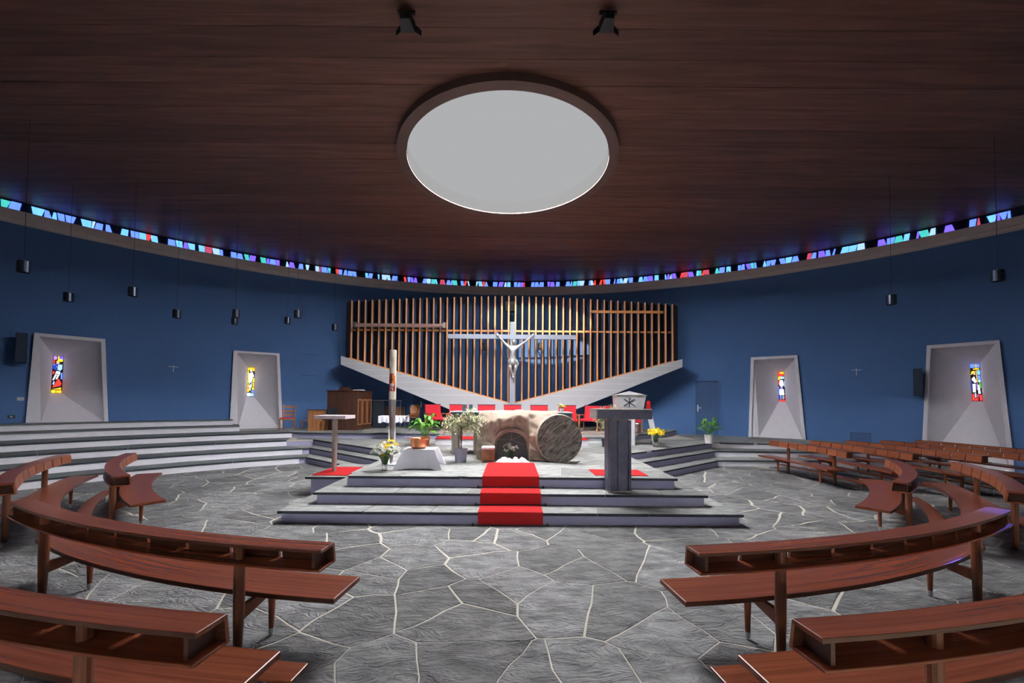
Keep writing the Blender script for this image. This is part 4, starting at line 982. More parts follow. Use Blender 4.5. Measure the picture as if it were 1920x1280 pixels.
# ================================================================== PENDANT LAMPS AND CEILING SPOTS
pend = [(44.5, 500, 29, 'large dark pendant lamp nearest the left edge'), (128.5, 557, 21, 'pendant lamp second from the left edge, above the far left niche'), (249, 547, 20, 'pendant lamp hanging above the left wall cross'),
        (331.5, 588.5, 17, 'pendant lamp left of the amber niche, hanging alone'), (442.5, 588, 15, 'upper one of two overlapping pendant lamps above the amber niche'), (440, 602, 14, 'lower one of two overlapping pendant lamps above the amber niche'),
        (539, 601, 12, 'small pendant lamp just left of a higher one, right of the amber niche'), (558, 589, 14, 'higher pendant lamp of the pair right of the amber niche'), (627.5, 614, 11, 'smallest pendant lamp, beside the left end of the slatted screen'),
        (1671.5, 562, 21, 'pendant lamp on the right, above the right wall cross'), (1870.5, 517, 28, 'large dark pendant lamp at the right edge')]
pg = 'cylindrical pendant lamps hung from the ceiling'
proto = empty('pendant_lamp', (0, 0, 0))
mb = MB(); mb.lathe([(.07, .235), (.095, .235), (.10, .228), (.10, 0), (.092, 0), (.092, .05)], 0, 0, 20); mb.build('lamp_housing', 'pendant', proto, local=True)
mb = MB(); mb.lathe([(.02, .03), (.04, .05), (.045, .08), (.02, .12)], 0, 0, 12); mb.build('bulb', 'glassbulb', proto, local=True)
mb = MB(); mb.lathe([(.025, .235), (.008, .27)], 0, 0, 8); mb.build('cord_grip', 'steel', proto, local=True)
mb = MB(); mb.lathe([(.0045, 0), (.0045, 1)], 0, 0, 6); wire = mb.build('wire', 'wire', proto, local=True)
for i, (px, py, w_, lab) in enumerate(pend):
    u = abs(px - XP) / FPX; Y = FPX * .20 * math.sqrt(1 + u * u) / w_
    thm = WL(px, py)[0]; ymax = WC + (WR - .9) * cos(thm); Y = min(Y, ymax)
    x, z = DP(px, py, Y); o = proto if i == 0 else copy_tree(proto); o.location = (x, Y, z - .117); tag(o, lab, 'lamp', pg)
    for ch in o.children:
        if ch.name.startswith('wire'): ch.location = (0, 0, .26); ch.scale = (1, 1, CEIL + .003 - (z - .117) - .26)
for px, py, lab in ((762, 40, 'black spotlight under the ceiling, left one of the two at the top'), (1140, 40, 'black spotlight under the ceiling, right one of the two at the top')):
    zc = CEIL - .14; x, Y = G(px, py, zc); e = empty('ceiling_spotlight', (x, Y, CEIL)); tag(e, lab, 'spotlight', 'black spotlights on the ceiling')
    mb = MB(); mb.hexa([(x - .11, Y + .10, zc - .08), (x + .11, Y + .10, zc - .08), (x + .11, Y + .10, zc + .08), (x - .11, Y + .10, zc + .08)], [(x - .07, Y - .10, zc - .05), (x + .07, Y - .10, zc - .05), (x + .07, Y - .10, zc + .07), (x - .07, Y - .10, zc + .07)]); mb.build('housing', 'black', e)
    mb = MB(); mb.obar((x - .12, Y, zc), (x - .12, Y, CEIL - .015), .015, .03); mb.build('yoke', 'black', e)
    mb = MB(); mb.obar((x + .12, Y, zc), (x + .12, Y, CEIL - .015), .015, .03); mb.build('yoke', 'black', e)
    mb = MB(); mb.box(x - .13, x + .13, Y - .025, Y + .025, CEIL - .02, CEIL + .002); mb.build('mounting_plate', 'black', e)
    for s in (-1, 1): mb = MB(); mb.hexa([(x + s * .11, Y + .10, zc - .07), (x + s * .11, Y + .10, zc + .04), (x + s * .118, Y + .10, zc + .04), (x + s * .118, Y + .10, zc - .07)], [(x + s * .19, Y + .14, zc - .09), (x + s * .19, Y + .14, zc - .01), (x + s * .195, Y + .14, zc - .01), (x + s * .195, Y + .14, zc - .09)]); mb.build('barn_door', 'black', e)

# ================================================================== ALTAR AND EASTER TOMB
ZD = 3 * H
al = empty('altar', (0, 10.0, ZD)); tag(al, 'stone altar table with pale slab top, mostly hidden by the rock tomb', 'altar')
zA = 1.63; xL, xR = DP(845, 774, 9.65)[0], DP(1073, 776, 9.65)[0]
mb = MB(); mb.box(xL, xR, 9.65, 10.6, zA - .14, zA - .02); mb.build('table_edge', 'altarside', al, bevel=.01)
mb = MB(); mb.box(xL - .01, xR + .01, 9.64, 10.61, zA - .02, zA); mb.build('table_top', 'altartop', al)
for x0 in (-1.47, -.93, 1.12):
    for k_ in ((0, .17),): mb = MB(); mb.box(x0, x0 + .17, 9.85, 10.15, ZD, zA - .14); mb.build('pillar', 'pillar', al, bevel=.02)
rk = empty('rock_tomb', (.1, 9.2, ZD)); tag(rk, 'beige papier-mache rock cave with an arched opening, standing before the altar', 'sculpture')
# rock front: a sheet with an arched hole, then lumpy body
def rn(x, y, z, s=1.0): return noise.noise(Vector((x * 1.9 + 3, y * 1.7, z * 2.3))) * s + (.5 - abs(noise.noise(Vector((x * 4, y * 4, z * 4 + x * 2))))) * s * .7 + noise.noise(Vector((x * 11, y * 11, z * 11))) * s * .16
AX, AR = DP(959, 850, 8.9)[0], .385
def archtop(x):
    d = (x - AX) / AR; return ZD + .33 + .35 * math.sqrt(max(0, 1 - d * d)) if abs(d) < 1 else 0
x0r, x1r = DP(893, 820, 8.9)[0], DP(1022, 820, 8.9)[0]
NX, NZ = 90, 60; topz = lambda x: 1.63 + .025 * math.sin(x * 7) + .03 * noise.noise(Vector((x * 3, 0, 0))) - .10 * max(0, (-.45 - x)) ** 1 * 1.6 - .04 * max(0, x - .5)
mb = MB(); vs = []; fs = []
grid = {}
for i in range(NX + 1):
    u = i / NX; x = x0r + (x1r + .35 - x0r) * u
    at_ = archtop(x); lo = at_ if at_ else ZD
    for j in range(NZ + 1):
        v = j / NZ; z = lo + (topz(x) - lo) * v; edge = 1 - min(1, min(u, 1 - u) * 9)
        y_ = 8.86 + rn(x, 0, z, .13) + .22 * edge ** 2 + .28 * max(0, v - .8) ** 1.2 * 3 - .08 * math.sin(v * pi)
        xx = x + .05 * v * math.cos(u * pi) * (1 - abs(u - .5))
        if at_ and j == 0: y_ = 8.86 + .0; xx = x
        grid[(i, j)] = len(vs); vs.append((xx, y_, z))
for i in range(NX):
    for j in range(NZ): fs.append((grid[(i, j)], grid[(i + 1, j)], grid[(i + 1, j + 1)], grid[(i, j + 1)]))
nb_ = len(vs)
# top drape back over the altar
for i in range(NX + 1):
    x, y_, z = vs[grid[(i, NZ)]]
    for k_, (dy, dz) in enumerate(((.35, .05), (.75, .045))): grid[(i, NZ + 1 + k_)] = len(vs); vs.append((x, 9.1 + dy, max(z, 1.64) + dz * .4 + rn(x, dy, 0, .02)))
for i in range(NX):
    for j in range(NZ, NZ + 2): fs.append((grid[(i, j)], grid[(i + 1, j)], grid[(i + 1, j + 1)], grid[(i, j + 1)]))
for side in (0, NX):       # cheeks
    for j in range(0, NZ + 1):
        x, y_, z = vs[grid[(side, j)]]; s_ = -1 if side == 0 else 1
        grid[(side, j, 's')] = len(vs); vs.append((x + s_ * (.03 + rn(x, 2, z, .03)), y_ + .30, z)); grid[(side, j, 't')] = len(vs); vs.append((x + s_ * .01, 9.60, z))
    for j in range(NZ):
        fs.append((grid[(side, j)], grid[(side, j + 1)], grid[(side, j + 1, 's')], grid[(side, j, 's')])); fs.append((grid[(side, j, 's')], grid[(side, j + 1, 's')], grid[(side, j + 1, 't')], grid[(side, j, 't')]))
mb.add(vs, fs); ro = mb.build('rock_shell', 'rock', rk, smooth=True)
md = ro.modifiers.new('solid', 'SOLIDIFY'); md.thickness = .05; md.offset = -1 
# cave interior
mb = MB(); pr_ = [(AX - AR * cos(pi * i / 16), ZD + .33 + .35 * sin(pi * i / 16)) for i in range(17)]; pr_ = [(AX - AR, ZD)] + pr_ + [(AX + AR, ZD)]
for i in range(len(pr_) - 1):
    a, b = pr_[i], pr_[i + 1]; o_ = lambda p: (AX + (p[0] - AX) * 1.08, ZD + (p[1] - ZD) * 1.05)
    a2, b2 = o_(a), o_(b); mb.hexa([(a[0], 8.80, a[1]), (b[0], 8.80, b[1]), (b2[0], 8.80, b2[1]), (a2[0], 8.80, a2[1])], [(a[0], 9.35, a[1]), (b[0], 9.35, b[1]), (b2[0], 9.35, b2[1]), (a2[0], 9.35, a2[1])])
mb.build('cave_lining', 'rock', rk)
mb = MB(); mb.hexa([(p[0], 9.35, p[1]) for p in pr_], [(p[0], 9.40, p[1]) for p in pr_]); mb.build('cave_wall', 'cave', rk)
mb = MB(); zc = ZD + .42
for a in (0, 60, 120, 210, 270, 330):
    mb = MB(); mb.obar((AX, 9.345, zc), (AX + .34 * sin(rad(a)) * .98, 9.345, zc + .24 * cos(rad(a))), .008, .008, up=Vector((0, 1, 0))); mb.build('incised_line', 'line', rk)
# floor hump at the right of the cave
mb = MB(); vs = []; fs = []
for i in range(13):
    for j in range(7):
        u, v = i / 12, j / 6; x = .40 + .9 * u; h_ = .55 * (1 - u) ** 1.6 * (1 - v * .3); vs.append((x, 8.74 + .45 * v + .12 * u, ZD + max(.001, h_ * (math.sin(min(1, v * 3 + .35) * pi / 2)) + rn(x, v, 0, .03) * (1 - u))))
for i in range(12):
    for j in range(6): fs.append((i * 7 + j, (i + 1) * 7 + j, (i + 1) * 7 + j + 1, i * 7 + j + 1))
mb.add(vs, fs); mb.build('rock_foot', 'rock', rk, smooth=True)
# wheel stone
wx, wz = DP(1047, 821.5, 8.62)
wh = empty('round_stone', (wx, 8.62, ZD)); tag(wh, 'large rough round grey stone rolled to the right of the cave opening', 'stone')
rw = .515; vs = []; fs = []; n_ = 56; rings = [0.0, .15, .3, .45, .6, .75, .88, .96, 1.0]; ang = rad(14)
def wp(a, r, d):
    x = r * cos(a); z = r * sin(a); return (wx + x * .93 * cos(ang) - d * sin(ang), 8.62 + x * sin(ang) * -1 + d * cos(ang), max(ZD + .004, ZD + rw + z))
for ri, r in enumerate(rings):
    for k_ in range(n_):
        a = 2 * pi * k_ / n_; rr_ = r * rw * (1 + (.018 * noise.noise(Vector((cos(a) * 4, sin(a) * 4, 1))) if r > .9 else 0))
        x, z = rr_ * cos(a), rr_ * sin(a); sx_ = (x * .6 + z * .8); bmp = noise.noise(Vector(((x * .8 - z * .6) * 5, sx_ * 16, 0))) * .03 + noise.noise(Vector((x * 9, z * 9, 3))) * .012
        vs.append(wp(a, rr_, -.06 + (bmp if r < .97 else .015)))
for ri in range(len(rings) - 1):
    for k_ in range(n_): fs.append((ri * n_ + k_, ri * n_ + (k_ + 1) % n_, (ri + 1) * n_ + (k_ + 1) % n_, (ri + 1) * n_ + k_))
mb = MB(); mb.add(vs, fs); mb.build('rough_face', 'wheel', wh, smooth=False)
mb = MB(); vs = []; fs = []
for d, k0 in ((-.055, 1.0), (.0, 1.03), (.08, 1.0), (.09, .9), (.09, .01)):
    for k_ in range(n_): vs.append(wp(2 * pi * k_ / n_, rw * k0, d))
for ri in range(4):
    for k_ in range(n_): fs.append((ri * n_ + k_, ri * n_ + (k_ + 1) % n_, (ri + 1) * n_ + (k_ + 1) % n_, (ri + 1) * n_ + k_))
mb.add(vs, fs); mb.build('rim', 'wheelrim', wh, smooth=True)
mb = MB(); 
for k_ in range(5): mb.tube([(wx + .12 + .05 * k_, 8.45 - .02 * k_, ZD + .03), (wx + .2 + .06 * k_, 8.52, ZD + .045)], [.022, .012], 6)
o = mb.build('wedge_stones', 'wheel'); tag(o, 'small dark stone chips wedged at the foot of the round stone', 'stones'); o['kind'] = 'stuff'
# white shroud in the cave
def cloth_heap(name, x0, x1, y0, y1, z, h, seed, label, nx=40, ny=12):
    mb = MB(); vs = []; fs = []
    for i in range(nx + 1):
        for j in range(ny + 1):
            u, v = i / nx, j / ny; e_ = min(1, min(u, 1 - u) * 6, min(v, 1 - v) * 5); zz = (.4 + noise.noise(Vector((u * 7 + seed, v * 2.5, seed)))) * h + (.5 + noise.noise(Vector((u * 14, v * 4, seed)))) * h * .5
            vs.append((x0 + (x1 - x0) * u, y0 + (y1 - y0) * v + .03 * noise.noise(Vector((u * 8, v, seed))), z + .004 + zz * e_))
    for i in range(nx):
        for j in range(ny): fs.append((i * (ny + 1) + j, (i + 1) * (ny + 1) + j, (i + 1) * (ny + 1) + j + 1, i * (ny + 1) + j + 1))
    mb.add(vs, fs); o = mb.build(name, 'cloth', smooth=True); tag(o, label, 'cloth'); return o
cloth_heap('shroud', DP(930, 860, 8.6)[0], DP(993, 860, 8.6)[0], 8.52, 8.78, ZD, .085, 4.2, 'crumpled white cloth lying in the mouth of the rock cave')
# wooden step stool with white cushion
sx_, sy_ = DP(915, 860, 8.60)[0], 8.635
st = empty('step_stool', (sx_, sy_, ZD)); tag(st, 'small slatted wooden stool left of the cave opening', 'stool')
for dx in (-.115, .115):
    for dy in (-.09, .09): mb = MB(); mb.box(sx_ + dx - .016, sx_ + dx + .016, sy_ + dy - .016, sy_ + dy + .016, ZD, ZD + .25); mb.build('leg', 'stoolwood', st)
for z_ in (.06, .12, .18):
    mb = MB(); mb.box(sx_ - .10, sx_ + .10, sy_ - .1, sy_ - .085, ZD + z_, ZD + z_ + .03); mb.build('slat', 'stoolwood', st)
mb = MB(); mb.box(sx_ - .14, sx_ + .14, sy_ - .12, sy_ + .12, ZD + .25, ZD + .28); mb.build('seat', 'stoolwood', st, bevel=.005)
mb = MB(); mb.box(sx_ - .145, sx_ + .145, sy_ - .125, sy_ + .125, ZD + .281, ZD + .34); o = mb.build('cushion', 'cloth', bevel=.025, seg=3); tag(o, 'white cushion on the small slatted stool by the cave', 'cushion')

# ================================================================== FLOWERS AND PLANTS
def flower_mesh(name, mat, r=.03, petals=10, cup=.3):
    mb = MB()
    for k_ in range(petals):
        a = 2 * pi * k_ / petals; w_ = pi / petals * .95
        mb.add([(0, 0, 0), (r * .6 * cos(a - w_), r * .6 * sin(a - w_), r * cup * .4), (r * cos(a), r * sin(a), r * cup), (r * .6 * cos(a + w_), r * .6 * sin(a + w_), r * cup * .4)], [(0, 1, 2, 3)])
        mb.add([(0, 0, r * .15), (r * .4 * cos(a), r * .4 * sin(a), r * .35), (r * .65 * cos(a + w_), r * .65 * sin(a + w_), r * .6), (r * .4 * cos(a + 2 * w_), r * .4 * sin(a + 2 * w_), r * .35)], [(0, 1, 2, 3)])
    mb.lathe([(r * .22, 0), (r * .2, r * .25), (r * .05, r * .3)], 0, 0, 8, mi=1)
    me = mb.build(name, [mat, 'centre'], None, recalc=False)
    return me
def bouquet(name, x, y, z, vaseprof, vmat, heads, label, cat='flowers', leafn=14, spread=.2, hgt=.35, seed=1, sub=True, vlabel=None):
    rq = random.Random(seed); e = empty(name, (x, y, z)); tag(e, label, cat)
    mb = MB(); mb.lathe(vaseprof, x, y, 16, z); mb.build('vase', vmat, e, smooth=False)
    vt = vaseprof[-1][1]
    ms = MB(); ml = MB()
    for i in range(leafn):
        a = rq.uniform(0, 2 * pi); r_ = spread * rq.uniform(.2, 1.0); zz = vt + hgt * rq.uniform(.05, .7); p = Vector((x + r_ * cos(a), y + r_ * sin(a), z + zz)); d = Vector((cos(a), sin(a), rq.uniform(-.3, .8))).normalized(); s_ = d.cross(Vector((0, 0, 1))).normalized() * .02
        ml.add([p, p + d * .04 + s_, p + d * .09, p + d * .04 - s_], [(0, 1, 2, 3)])
    protos = {}
    for mat, n, r_, zr, rs in heads:
        for i in range(n):
            a = rq.uniform(0, 2 * pi); q = math.sqrt(rq.random()) * spread * rs; zz = vt + hgt * (zr[0] + (zr[1] - zr[0]) * rq.random()) * (1 - .35 * (q / spread) ** 2)
            p = Vector((x + q * cos(a), y + q * sin(a), z + zz)); ms.tube([(x + q * .1 * cos(a), y + q * .1 * sin(a), z + vt * .5), tuple(Vector((x + q * .45 * cos(a), y + q * .45 * sin(a), z + vt + .4 * (zz - vt)))), tuple(p)], .003, 5)
            key = (mat, r_)
            if key not in protos:
                o = flower_mesh('flower', mat, r_); o.parent = e; protos[key] = o
            else:
                o = protos[key].copy(); col.objects.link(o)
            o.location = p - Vector((x, y, z)); d = Vector((cos(a) * q / spread * .9, sin(a) * q / spread * .9 - .35, .75)).normalized()
            o.rotation_euler = d.to_track_quat('Z', 'Y').to_euler()
    ms.build('stems', 'leafdark', e)
    lf = ml.build('leaves', 'leaf', e, recalc=False); lf['kind'] = 'stuff'
    return e
vx, vy = G(721, 882, ZD)
bouquet('flower_vase', vx, vy, ZD, [(.055, 0), (.05, .02), (.045, .06), (.06, .16), (.07, .24)], 'glass', [('yellow', 14, .046, (.8, 1.15), .95), ('whitepetal', 44, .044, (.35, .95), 1.1), ('yellow', 4, .055, (.1, .3), .5)], 'glass vase with a big bunch of white and yellow flowers beside the cloth-covered table', leafn=40, spread=.235, hgt=.32, seed=3)
gx, gy = G(1229.5, 838, ZD)
bouquet('flower_vase', gx, gy, ZD, [(.07, 0), (.065, .1), (.075, .28)], 'glass', [('yellow', 48, .07, (.45, 1.1), 1.05)], 'glass vase with a round bunch of yellow flowers at the top of the right steps', leafn=22, spread=.24, hgt=.28, seed=5)
fx, fz = DP(958, 857, 8.75)
bouquet('flower_vase', fx, 8.9, ZD + .03, [(.035, 0), (.035, .02), (.05, .13)], 'glass', [('whitepetal', 44, .034, (.3, 1.1), 1.0)], 'small vase of white flowers inside the rock cave', leafn=14, spread=.16, hgt=.22, seed=7)
ax_, az_ = DP(1053, 774, 9.9)
bouquet('flower_pot', ax_, 9.9, zA, [(.04, 0), (.05, .09)], 'plastic', [('yellow', 8, .035, (.2, .8), .9), ('whitepetal', 4, .03, (.2, .7), .8)], 'small pot of yellow and white flowers on the right end of the altar', leafn=20, spread=.11, hgt=.17, seed=9)
mb = MB(); o_ = Vector((ax_ - .08, 9.9, zA + .1))
def pot_plant(px, py, zf, prof, potmat, kind, label, cxy=None, crown=None, seed=1, saucer=None):
    rq = random.Random(seed); x, y = cxy or G(px, py, zf)
    e = empty('potted_plant', (x, y, zf)); tag(e, label, 'plant')
    mb = MB(); mb.lathe(prof, x, y, 18, zf); pt_ = mb.build('pot', potmat, e)
    mb = MB(); mb.lathe([(prof[-1][0] * .88, 0), (prof[-1][0] * .88, .01)], x, y, 14, zf + prof[-1][1] - .02); mb.build('soil', 'soil', pt_)
    ht = prof[-1][1]; B_ = Vector((x, y, zf + ht))
    if kind == 'tree':
        W_, z0, z1, trunkh = crown; mb = MB()
        for k_ in range(2): mb.tube([B_ + Vector((.012 * k_, 0, -.02)), B_ + Vector((.02 - .03 * k_, .01, trunkh * .5)), B_ + Vector((.01, 0, trunkh))], [.014, .012, .009], 7)
        ends = []
        for i in range(16):
            a = rq.uniform(0, 2 * pi); r_ = W_ * rq.uniform(.35, 1); t_ = B_ + Vector((0, 0, trunkh * rq.uniform(.75, 1))); zc = z0 + (z1 - z0) * rq.random() ** .8
            m_ = t_ + Vector((r_ * .5 * cos(a), r_ * .5 * sin(a), .75 * max(.05, zc))); en = t_ + Vector((r_ * cos(a), r_ * sin(a), zc - .5 * r_)); mb.tube([t_, m_, en], [.007, .005, .003], 5); ends.append((t_, m_, en))
        mb.build('trunk', 'trunk', e)
        ml = MB()
        for (a_, b_, c_) in ends:
            for k_ in range(110):
                u = rq.uniform(.25, 1.1); p = (a_ * (1 - u) ** 2 + b_ * 2 * u * (1 - u) + c_ * u * u) + Vector((rq.gauss(0, 1), rq.gauss(0, 1), rq.gauss(0, 1))) * W_ * .12
                d = Vector((rq.uniform(-1, 1), rq.uniform(-1, 1), rq.uniform(-1.2, .3))).normalized(); s_ = d.cross(Vector((rq.uniform(-.4, .4), rq.uniform(-.4, .4), 1))).normalized() * .014
                ml.add([p, p + d * .026 + s_, p + d * .058, p + d * .026 - s_], [(0, 1, 2, 3)])
        lf = ml.build('foliage', 'varleaf', e, recalc=False); lf['kind'] = 'stuff'
    else:
        W_, hmin, hmax, n = crown; lm = MB(); L = 8; vs = []; fs = []
        for i in range(L + 1):
            t = i / L; w_ = (.105 * math.sin((t - .35) / .65 * pi) ** .7 if .35 < t < 1 else .008); zz = math.sin(t * 2.15) * .8; vs += [(t, -w_, zz), (t, 0, zz - .02), (t, w_, zz)]
        for i in range(L):
            for j in range(2): fs.append((3 * i + j, 3 * i + j + 1, 3 * i + 4 + j, 3 * i + 3 + j))
        lm.add(vs, fs); l0 = lm.build('leaf', 'leaf', e, recalc=False, smooth=True, local=True)
        for i in range(n):
            o = l0 if i == 0 else l0.copy()
            if i: col.objects.link(o)
            a = i * 2.4 + rq.uniform(-.3, .3); q = (i + .5) / n; s_ = W_ * (.45 + .65 * q) * rq.uniform(.85, 1.1); h_ = (hmax - (hmax - hmin) * q) * rq.uniform(.8, 1.15)
            o.location = (0.02 * cos(a), .02 * sin(a), ht - .02); o.rotation_euler = (rq.uniform(-.25, .25), rq.uniform(-.1, .1), a); o.scale = (s_, .62, h_ / .75)
    if saucer: mb = MB(); mb.lathe([(saucer * .8, 0), (saucer, .025), (saucer * .96, .025)], x, y, 18, zf); mb.build('saucer', potmat, e)
    return e
pot_plant(866, 866, ZD, [(.115, 0), (.145, .27), (.15, .29)], 'greypot', 'tree', 'variegated small tree in a lilac grey pot left of the rock tomb', cxy=(-1.08, 8.60), crown=(.44, -.02, .42, .58), seed=11)
pot_plant(1126, 834, ZD, [(.095, 0), (.125, .24), (.135, .25)], 'blackpot', 'tree', 'bushy variegated plant in a black pot, behind the dark ambo', cxy=(2.80, 11.85), crown=(.36, -.10, .72, .42), seed=13)
pot_plant(808, 829, ZD, [(.10, .01), (.14, .22), (.155, .23), (.155, .27)], 'terracotta', 'lily', 'peace lily with arching green leaves in a terracotta pot, behind the copper basin', cxy=(-2.52, 11.75), crown=(.62, .25, .62, 34), seed=15, saucer=.16)
px_, py_ = G(1329.5, 828, ZD)
pot_plant(1329.5, 828, ZD, [(.12, 0), (.15, .28), (.155, .29)], 'whitepot', 'lily', 'peace lily in a white pot in front of the blue door', cxy=(px_ * .96, py_ * .96), crown=(.46, .15, .5, 30), seed=17)

# ================================================================== FURNITURE ON THE DAIS
# cloth-covered table with copper basin
tx0, tx1 = DP(755, 860, 7.55)[0], DP(814, 860, 7.55)[0]; ty0, ty1, tz = 7.55, 7.98, .95
tb = empty('side_table', ((tx0 + tx1) / 2, 7.76, ZD)); tag(tb, 'small box-shaped table hidden under a white cloth', 'table')
mb = MB(); mb.box(tx0 + .02, tx1 - .02, ty0 + .02, ty1 - .02, ZD + .03, tz - .012); mb.build('body', 'cloth', tb)
for a_, b_ in ((tx0 + .04, ty0 + .04), (tx1 - .04, ty0 + .04), (tx0 + .04, ty1 - .04), (tx1 - .04, ty1 - .04)):
    mb = MB(); mb.box(a_ - .015, a_ + .015, b_ - .015, b_ + .015, ZD, ZD + .04); mb.build('foot', 'brownwood', tb)
# the cloth: top plus four falls with flared corners
mb = MB(); vs = []; fs = []; rows = 12
def ringpt(s_):        # perimeter of the table top, s_ in 0..4
    k_ = int(s_) % 4; f_ = s_ - int(s_); c4 = [(tx0, ty0), (tx1, ty0), (tx1, ty1), (tx0, ty1)]
    a, b = c4[k_], c4[(k_ + 1) % 4]; return a[0] + (b[0] - a[0]) * f_, a[1] + (b[1] - a[1]) * f_, f_, k_
NP = 96
for j in range(rows + 1):
    for i in range(NP):
        x, y, f_, k_ = ringpt(4 * i / NP); cr_ = max(0, 1 - min(f_, 1 - f_) * 5.5); t = j / rows
        cx_, cy_ = (tx0 + tx1) / 2, (ty0 + ty1) / 2; ox, oy = (x - cx_), (y - cy_); L_ = math.hypot(ox, oy)
        out = t * (.010 + .17 * cr_ ** 1.3) + .012 * math.sin(i * 1.9) * t * (cr_ * 1.6 + .1)
        drop = (tz - ZD - .012) * (.965 + .03 * cr_) if k_ == 0 else (tz - ZD - .012) * (.70 + .29 * cr_)
        vs.append((x + ox / L_ * out, y + oy / L_ * out, tz - drop * t ** (1.0) + (0.002 if j == 0 else 0)))
for j in range(rows):
    for i in range(NP): fs.append((j * NP + i, j * NP + (i + 1) % NP, (j + 1) * NP + (i + 1) % NP, (j + 1) * NP + i))
fs.append(list(range(NP))); mb.add(vs, fs); o = mb.build('tablecloth', 'cloth'); tag(o, 'white cloth draped over the small table with flared corners', 'tablecloth')
md = o.modifiers.new('solid', 'SOLIDIFY'); md.thickness = .003; md.offset = 1
bx, bz = DP(785, 840, 7.76); bx = DP(785.5, 830, 7.76)[0]
cb_ = empty('copper_basin', (bx, 7.76, tz + .006)); tag(cb_, 'round copper basin with two handles on the white-clothed table', 'basin')
mb = MB(); mb.lathe([(.125, 0), (.145, .03), (.168, .175), (.19, .188), (.19, .196), (.160, .18), (.135, .03), (.02, .02)], bx, 7.76, 28, tz + .006); mb.build('bowl', 'copper', cb_, smooth=False)
for s in (-1, 1):
    mb = MB(); p = lambda a: (bx + s * (.185 + .045 * math.sin(a)), 7.76 + .055 * cos(a), tz + .18 + .02 * sin(a)); mb.tube([p(pi * k_ / 6) for k_ in range(7)], .007, 6); mb.build('handle', 'copper', cb_)
# paschal candle on its stand
cx_, cy_ = DP(735, 860, 7.95)[0], 8.15; cx_ = DP(735, 800, cy_)[0]
ztop_c = DP(735, 656, cy_)[1]; zbot_c = DP(735, 749, cy_)[1]; rc = 6.4 / FPX * cy_
ps = empty('candle_stand', (cx_, cy_, ZD)); tag(ps, 'tall slender tapering steel stand carrying the big decorated candle', 'stand')
mb = MB(); mb.lathe([(.030, .03), (.034, (zbot_c - ZD) * .35), (rc * .85, (zbot_c - ZD) * .72), (rc * 1.02, zbot_c - ZD - .004)], cx_, cy_, 18, ZD); mb.build('column', 'steel', ps)
mb = MB(); mb.box(cx_ - .16, cx_ + .16, cy_ - .16, cy_ + .16, ZD, ZD + .03); mb.build('base_plate', 'marble', ps, bevel=.004)
cn = empty('paschal_candle', (cx_, cy_, zbot_c)); tag(cn, 'thick tall cream candle with a red and orange emblem, on the steel stand', 'candle')
Lc = ztop_c - zbot_c; mb = MB(); mb.lathe([(rc * .97, 0), (rc, .01), (rc, Lc - .03), (rc * .96, Lc), (rc * .7, Lc - .012), (.01, Lc - .02)], cx_, cy_, 24, zbot_c); mb.build('wax_body', 'wax', cn)
mb = MB(); mb.lathe([(.003, 0), (.003, .03)], cx_, cy_, 6, zbot_c + Lc - .018); mb.build('wick', 'black', cn)
def decal(poly, mat, nm, d):      # flat shapes wrapped on the candle, u = angle in deg about the front, v = metres up
    out = []
    mb = MB(); q = []
    for i in range(len(poly)):
        a, b = poly[i], poly[(i + 1) % len(poly)]; n = max(1, int(abs(a[0] - b[0]) / 15))
        for k_ in range(n): q.append((a[0] + (b[0] - a[0]) * k_ / n, a[1] + (b[1] - a[1]) * k_ / n))
    pp = lambda u, v, r: (cx_ + r * sin(rad(u)), cy_ - r * cos(rad(u)), zbot_c + v)
    if max(abs(p[0]) for p in poly) > 20 and len(poly) == 4 and poly[0][1] == poly[1][1]:
        u0, v0 = poly[0]; u1, v1 = poly[2]; n = 10; vs = []; fs = []
        for i in range(n + 1):
            u = u0 + (u1 - u0) * i / n
            for r in (rc, rc + d):
                for v in (v0, v1): vs.append(pp(u, v, r))
        for i in range(n): o_ = 4 * i; fs += [(o_ + 2, o_ + 3, o_ + 7, o_ + 6), (o_ + 1, o_ + 3, o_ + 7, o_ + 5), (o_, o_ + 2, o_ + 6, o_ + 4)]
        mb.add(vs, fs)
    else: mb.hexa([pp(u, v, rc * .98) for u, v in q], [pp(u, v, rc + d) for u, v in q])
    return mb.build(nm, mat, cn)
B4 = lambda u0, u1, v0, v1: [(u0, v0), (u1, v0), (u1, v1), (u0, v1)]
v0 = .17; s_ = Lc / 95
decal(B4(-62, 62, v0, v0 + 20 * s_), 'waxred', 'emblem_field', .002); decal(B4(-50, 50, v0 + 20 * s_, v0 + 29 * s_), 'waxred', 'emblem_field', .002); decal(B4(-34, 34, v0 + 29 * s_, v0 + 34 * s_), 'waxred', 'emblem_field', .002)
decal(B4(5, 55, v0 + 12 * s_, v0 + 27 * s_), 'waxorange', 'emblem_field', .003); decal(B4(8, 36, v0 + 27 * s_, v0 + 33 * s_), 'waxorange', 'emblem_field', .003)
decal(B4(-34, 34, v0 + 9 * s_, v0 + 15 * s_), 'waxwhite', 'emblem_shape', .004); decal(B4(-12, 12, v0 + 9 * s_, v0 + 11.5 * s_), 'waxred', 'emblem_shape', .005)
decal(B4(-5, 5, v0 + 16 * s_, v0 + 30 * s_), 'lead', 'emblem_cross', .005); decal(B4(-26, 26, v0 + 21 * s_, v0 + 23 * s_), 'lead', 'emblem_cross', .005)
for a in (-20, 18): decal(B4(a - 5, a + 5, v0 + 1.5 * s_, v0 + 7 * s_), 'wax', 'emblem_letter', .005)
decal(B4(-20, 18, v0 + 5.5 * s_, v0 + 7 * s_), 'wax', 'emblem_letter', .0048)
